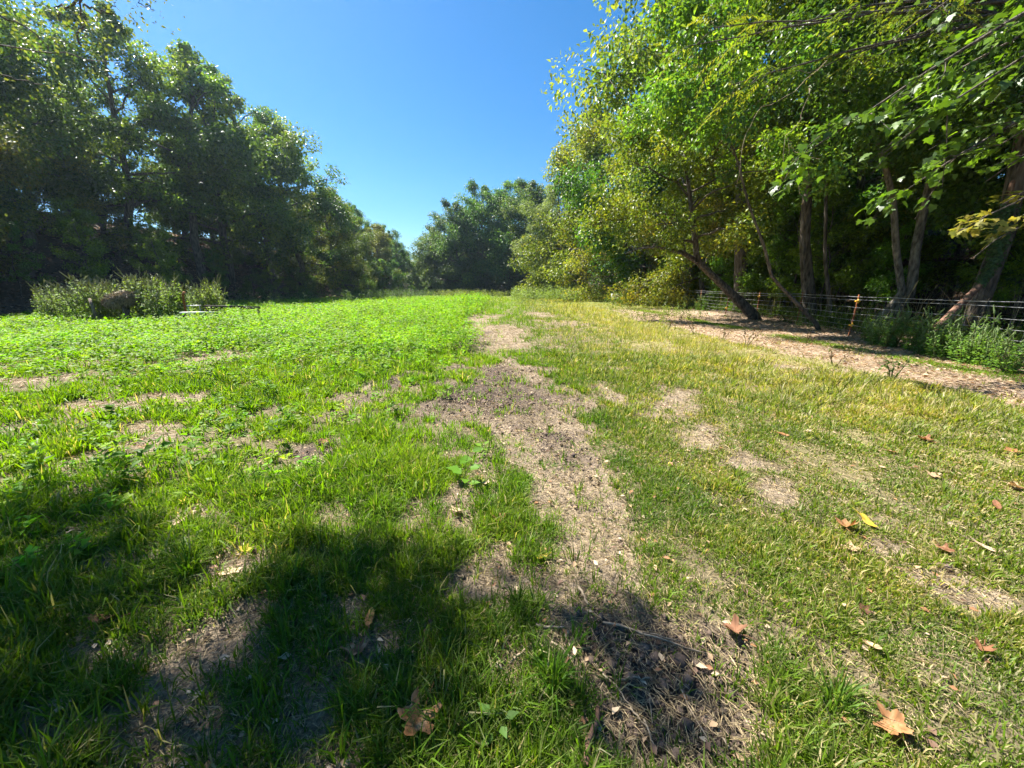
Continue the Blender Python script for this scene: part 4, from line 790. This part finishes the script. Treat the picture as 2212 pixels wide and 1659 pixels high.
FL = [(905, 1580, .17, ORG, PALE, .5, 'largest curled orange-brown leaf lying in the shaded grass at the bottom'), (770, 1420, .13, BRN, PALE, .9, 'rolled brown-grey leaf in the dark shade left of centre'),
 (800, 1345, .10, ORG, YLW, .4, 'bright orange leaf with a pale tip in the shaded grass'), (985, 1110, .12, PALE, TAN, .3, 'pale tan leaf on the grass above the tree shadow'), (1080, 1130, .11, ORG, PALE, .6, 'folded orange-tan leaf at the left edge of the track'),
 (1825, 1147, .14, ORG, TAN, 1.0, 'crumpled light brown leaf, largest of the three together on the right'), (1872, 1135, .13, YLW, ORG, .4, 'yellow leaf beside the crumpled brown one on the right'), (1830, 1190, .13, TAN, PALE, .25, 'flat tan leaf just below the crumpled brown and yellow leaves'),
 (1920, 1580, .12, ORG, TAN, .8, 'orange and tan leaf in the bottom right grass near clover'), (2118, 1412, .08, BRN, RED, .9, 'small dark brown curled leaf near the right edge, low'), (1690, 945, .11, ORG, TAN, .9, 'curled orange leaf at the end of the pale rut'),
 (1745, 936, .07, PALE, TAN, .3, 'small pale leaf right of the curled orange one'), (2010, 1032, .11, TAN, PALE, .3, 'tan leaf in yellow grass, middle right'), (1922, 980, .11, TAN, ORG, .3, 'light orange flat leaf in the yellowing grass'),
 (1905, 1015, .07, TAN, PALE, .3, 'small tan leaf below the light orange flat one'), (1995, 955, .13, BRN, ORG, .8, 'brown curled leaf upper right in long yellow grass'), (2190, 1058, .16, TAN, PALE, .4, 'large tan leaf cut by the right edge'), (2185, 980, .13, ORG, BRN, .3, 'orange-brown leaf near the right edge in long grass'),
 (2120, 1190, .12, PALE, TAN, .5, 'pale star-shaped leaf above the right rut'), (1865, 1330, .06, DKB, BRN, .8, 'tiny dark leaf standing upright in the right grass'), (700, 960, .12, BRN, ORG, .6, 'brown leaf at the upper side of a bare patch on the left'), (790, 915, .09, ORG, BRN, .6, 'small orange leaf in the lime grass left of the dark soil'),
 (200, 885, .14, RED, ORG, .7, 'red-brown leaf on a bare patch far left'), (310, 972, .10, BRN, PALE, .7, 'dark leaf with a pale corner in the left grass'), (50, 1245, .14, BRN, RED, .8, 'brown leaf in shade at the left edge'), (40, 1400, .13, BRN, TAN, .6, 'brown and tan leaf in deep shade at the left edge'),
 (230, 1350, .14, BRN, DKB, .6, 'dark brown leaf buried in shaded grass, lower left'), (1050, 1050, .08, PALE, TAN, .5, 'small cream leaf left of the track'), (1390, 930, .08, TAN, PALE, .5, 'tan leaf on the grass between the two ruts'), (920, 1032, .10, ORG, BRN, 1.0, 'upright orange-brown leaf in lime grass'),
 (1170, 1213, .07, YLW, TAN, .5, 'small yellowish leaf by the left edge of the dark soil'), (1285, 1035, .07, PALE, TAN, .4, 'pale leaf lying on the straw of the track'), (500, 1245, .13, PALE, TAN, .25, 'pale leaf on the sunlit bare patch left'), (385, 1135, .14, PALE, TAN, .4, 'pale papery leaf at the shadow border on the left'),
 (2150, 1100, .09, BRN, DKB, .9, 'dark crumpled leaf near the right edge'), (1435, 882, .08, BRN, ORG, .6, 'brown leaf on the far end of the pale rut'), (530, 1195, .09, YLW, GRN := (.2, .3, .04), .2, 'yellow-green leaf on the left bare patch'), (865, 840, .10, BRN, TAN, .6, 'brown leaf on the dark patch left of the track'),
 (1200, 752, .10, PALE, TAN, .3, 'cream leaf on the grass between far wheel tracks'), (2035, 1195, .10, BRN, TAN, .5, 'dark leaf in the grass above the right rut'), (150, 1530, .10, PALE, BRN, .4, 'pale leaf in the shaded bare patch, lower left'), (1585, 1375, .12, RED, BRN, 1.0, 'red-brown curled leaf at the right border of the dark soil'), (1880, 1405, .08, TAN, PALE, .4, 'narrow tan leaf standing in the right grass')]
for i, (px, py, L_, c1, c2, cu, lb) in enumerate(FL):
    x, y = G(px, py); z = float(terrain(x, y)); r = empty('fallen_leaf', (x, y, z + (.05 if i == 0 else .022) + .02 * min(cu, .6)), rr.uniform(0, 6.28)); r.rotation_euler = (rr.uniform(-.35, .35), rr.uniform(-.3, .3), rr.uniform(0, 6.28))
    me = fallen(600 + i, L_ * .82 * (1.25 if i % 4 == 2 else 1), c1, c2, cu * .6, 'oval' if i % 4 == 2 else 'lobed').build('blade', M_dry, smooth=True); adopt(r, me); tag(r, lb, 'leaf', 'fallen leaves on the meadow')
ST = [((1140, 1112), (1216, 1136), .008, 'straight pale stalk on the left edge of the track, mid way'), ((1100, 1000), (1205, 1032), .007, 'pale stalk lying across the track above the others'), ((1158, 1356), (1222, 1353), .013, 'short thick tan stick on the dark soil edge'),
 ((1302, 1350), (1545, 1422), .009, 'longest pale stalk crossing the dark soil'), ((1330, 1352), (1470, 1388), .006, 'thinner stalk beside the longest one'), ((1333, 1477), (1394, 1463), .008, 'short yellow straw on the dark soil'), ((1262, 1665), (1297, 1548), .019, 'thick reddish stick at the bottom edge'),
 ((1378, 1465), (1410, 1565), .005, 'thin stalk pointing down from the yellow straw'), ((1300, 1455), (1360, 1530), .006, 'thin pale stalk left of the yellow straw'), ((1360, 1535), (1405, 1580), .007, 'stalk ending in the lower dark soil'), ((1390, 1560), (1412, 1612), .007, 'curved stalk low on the dark soil'),
 ((1250, 1275), (1272, 1312), .013, 'stubby stick in the grass edge above the dark soil'), ((1226, 1370), (1232, 1402), .012, 'stub of stick standing beside the short thick one'), ((1100, 1438), (1142, 1402), .012, 'short tan stick left of the grass tuft'), ((1190, 1392), (1228, 1440), .009, 'broken stalk above the grass tuft'),
 ((1025, 862), (1031, 892), .012, 'whitish stick on the dark soil of the far track'), ((1275, 1235), (1400, 1325), .005, 'long thin twig above the dark soil'), ((1470, 1495), (1535, 1622), .005, 'thin curved stalk on the right side of the dark soil'), ((1140, 1020), (1200, 1052), .006, 'second pale stalk lying across the upper track'),
 ((1060, 1185), (1150, 1160), .006, 'stalk lying in the grass left of the straw'), ((1640, 1590), (1760, 1650), .006, 'pale stalk in the grass at the bottom right'), ((1560, 1600), (1620, 1660), .006, 'pale stalk by the right border of the dark soil'), ((1940, 1225), (2080, 1215), .005, 'curved pale twig above the right rut'), ((1225, 1055), (1290, 1090), .006, 'brown twig on the straw of the track')]
for (a, b_, r_, lb) in ST:
    r_ = r_ * .55 if r_ < .018 else r_ * .75
    p0 = np.array([*G(*a), 0]); p1 = np.array([*G(*b_), 0]); q = wiggle(p0, p1, 9, .015, np.random.default_rng(int(a[0]))); q[:, 2] = terrain(q[:, 0], q[:, 1]) + r_ + .012
    t0 = tube(q - q[0], np.linspace(r_, r_ * .65, 9) * (1 + .12 * np.sin(np.arange(9) * 2.4)), 7); o = mesh_np('stick', t0[0], t0[1], None, M_barkr if r_ > .013 else M_stalk, None, True); o.location = tuple(q[0]); tag(o, lb, 'stick', 'sticks and stalks on the track')
def seedling(px, py, h, Lf, nl, label, col, kind='seedling', seed=1, wfac=.62):
    g = np.random.default_rng(seed); x, y = G(px, py); r = empty(kind, ground_loc(x, y)); S = Acc(); A = Acc(); L1 = wiggle(np.zeros(3), np.array([.03, .02, h]), 7, .02, g); S.add(*tube(L1, np.linspace(.004, .002, 7), 5), np.array([.14, .2, .04]))
    n = nl; t = np.linspace(.25, 1, n); a = np.arange(n) * 2.4 + g.normal(0, .2, n); D = np.stack([np.cos(a), np.sin(a), np.full(n, .25)], 1); P = L1[(t * 6).astype(int)] + D * .035 * (h / .2) ** .5
    for p, q in zip(L1[(t * 6).astype(int)], P): S.add(*tube([p, q], .0015, 3, False), np.array([.14, .2, .04]))
    l = Lf * g.uniform(.7, 1.15, n); V, Fc = leaves(P, D, np.tile([0, 0, 1.0], (n, 1)) + g.normal(0, .15, (n, 3)), l, l * wfac, .12, .38); A.add(V, Fc, np.repeat(np.array(col) * g.uniform(.8, 1.2, n)[:, None], 4, 0))
    adopt(r, S.build('stem', M_weed)); adopt(r, A.build('leaves', M_weed)); return tag(r, label, 'seedling')
seedling(1062, 1610, .14, .06, 11, 'broad leaved seedling among the grass at the bottom centre', (.10, .2, .035), seed=5)
seedling(1000, 1050, .30, .11, 9, 'tall seedling with heart-shaped leaves beside the track', (.11, .24, .015), seed=6, wfac=.8)
seedling(1040, 985, .16, .08, 12, 'low lime seedling patch just right of the tall one', (.15, .28, .02), seed=7)
seedling(960, 860, .2, .09, 14, 'bushy lime seedling left of the far dark soil', (.15, .28, .015), seed=8)
def tuft(px, py, n, L_, label, seed, col=(.07, .16, .012)):
    g = np.random.default_rng(seed); x, y = G(px, py); a = g.uniform(0, 6.28, n); bx = x + np.cos(a) * g.random(n) * .05; by = y + np.sin(a) * g.random(n) * .05
    V, Fc, C = blades(bx, by, L_ * g.uniform(.5, 1.2, n), g.uniform(.004, .007, n), np.array(col) * g.uniform(.7, 1.4, n)[:, None], np.clip(g.normal(.55, .28, n), .05, 1.2), a, True, g)
    b = np.array([x, y, float(terrain(x, y))]); o = mesh_np('grass_tuft', V - b, Fc, C, M_grass); o.location = tuple(b); tag(o, label, 'grass tuft')
tuft(1195, 1480, 90, .19, 'dark green coarse grass tuft on the left border of the dark soil', 11)
tuft(1240, 1390, 40, .11, 'small upright tuft just above the coarse one', 12)
tuft(1800, 1520, 60, .17, 'long bladed tuft lying over in the bottom right grass', 13, (.09, .17, .02))
tuft(410, 1240, 110, .14, 'sunlit bright tuft between the shadows on the left', 14, (.12, .25, .012))
tuft(930, 850, 120, .16, 'bright mound of grass between two dark soil patches', 15, (.15, .28, .012))

# ------------------------------------------------------------------ air
def haze():
    A = Acc(); box(A, (0, 60, 24), (260, 300, 56)); m, n, N, L = new_mat('air'); v = N.new('ShaderNodeVolumePrincipled')
    v.inputs['Color'].default_value = (.6, .8, 1, 1); v.inputs['Density'].default_value = .00028; v.inputs['Anisotropy'].default_value = .55
    o = N.new('ShaderNodeOutputMaterial'); L.new(v.outputs[0], o.inputs['Volume']); h = A.build('haze', m); tag(h, kind='stuff')
haze()
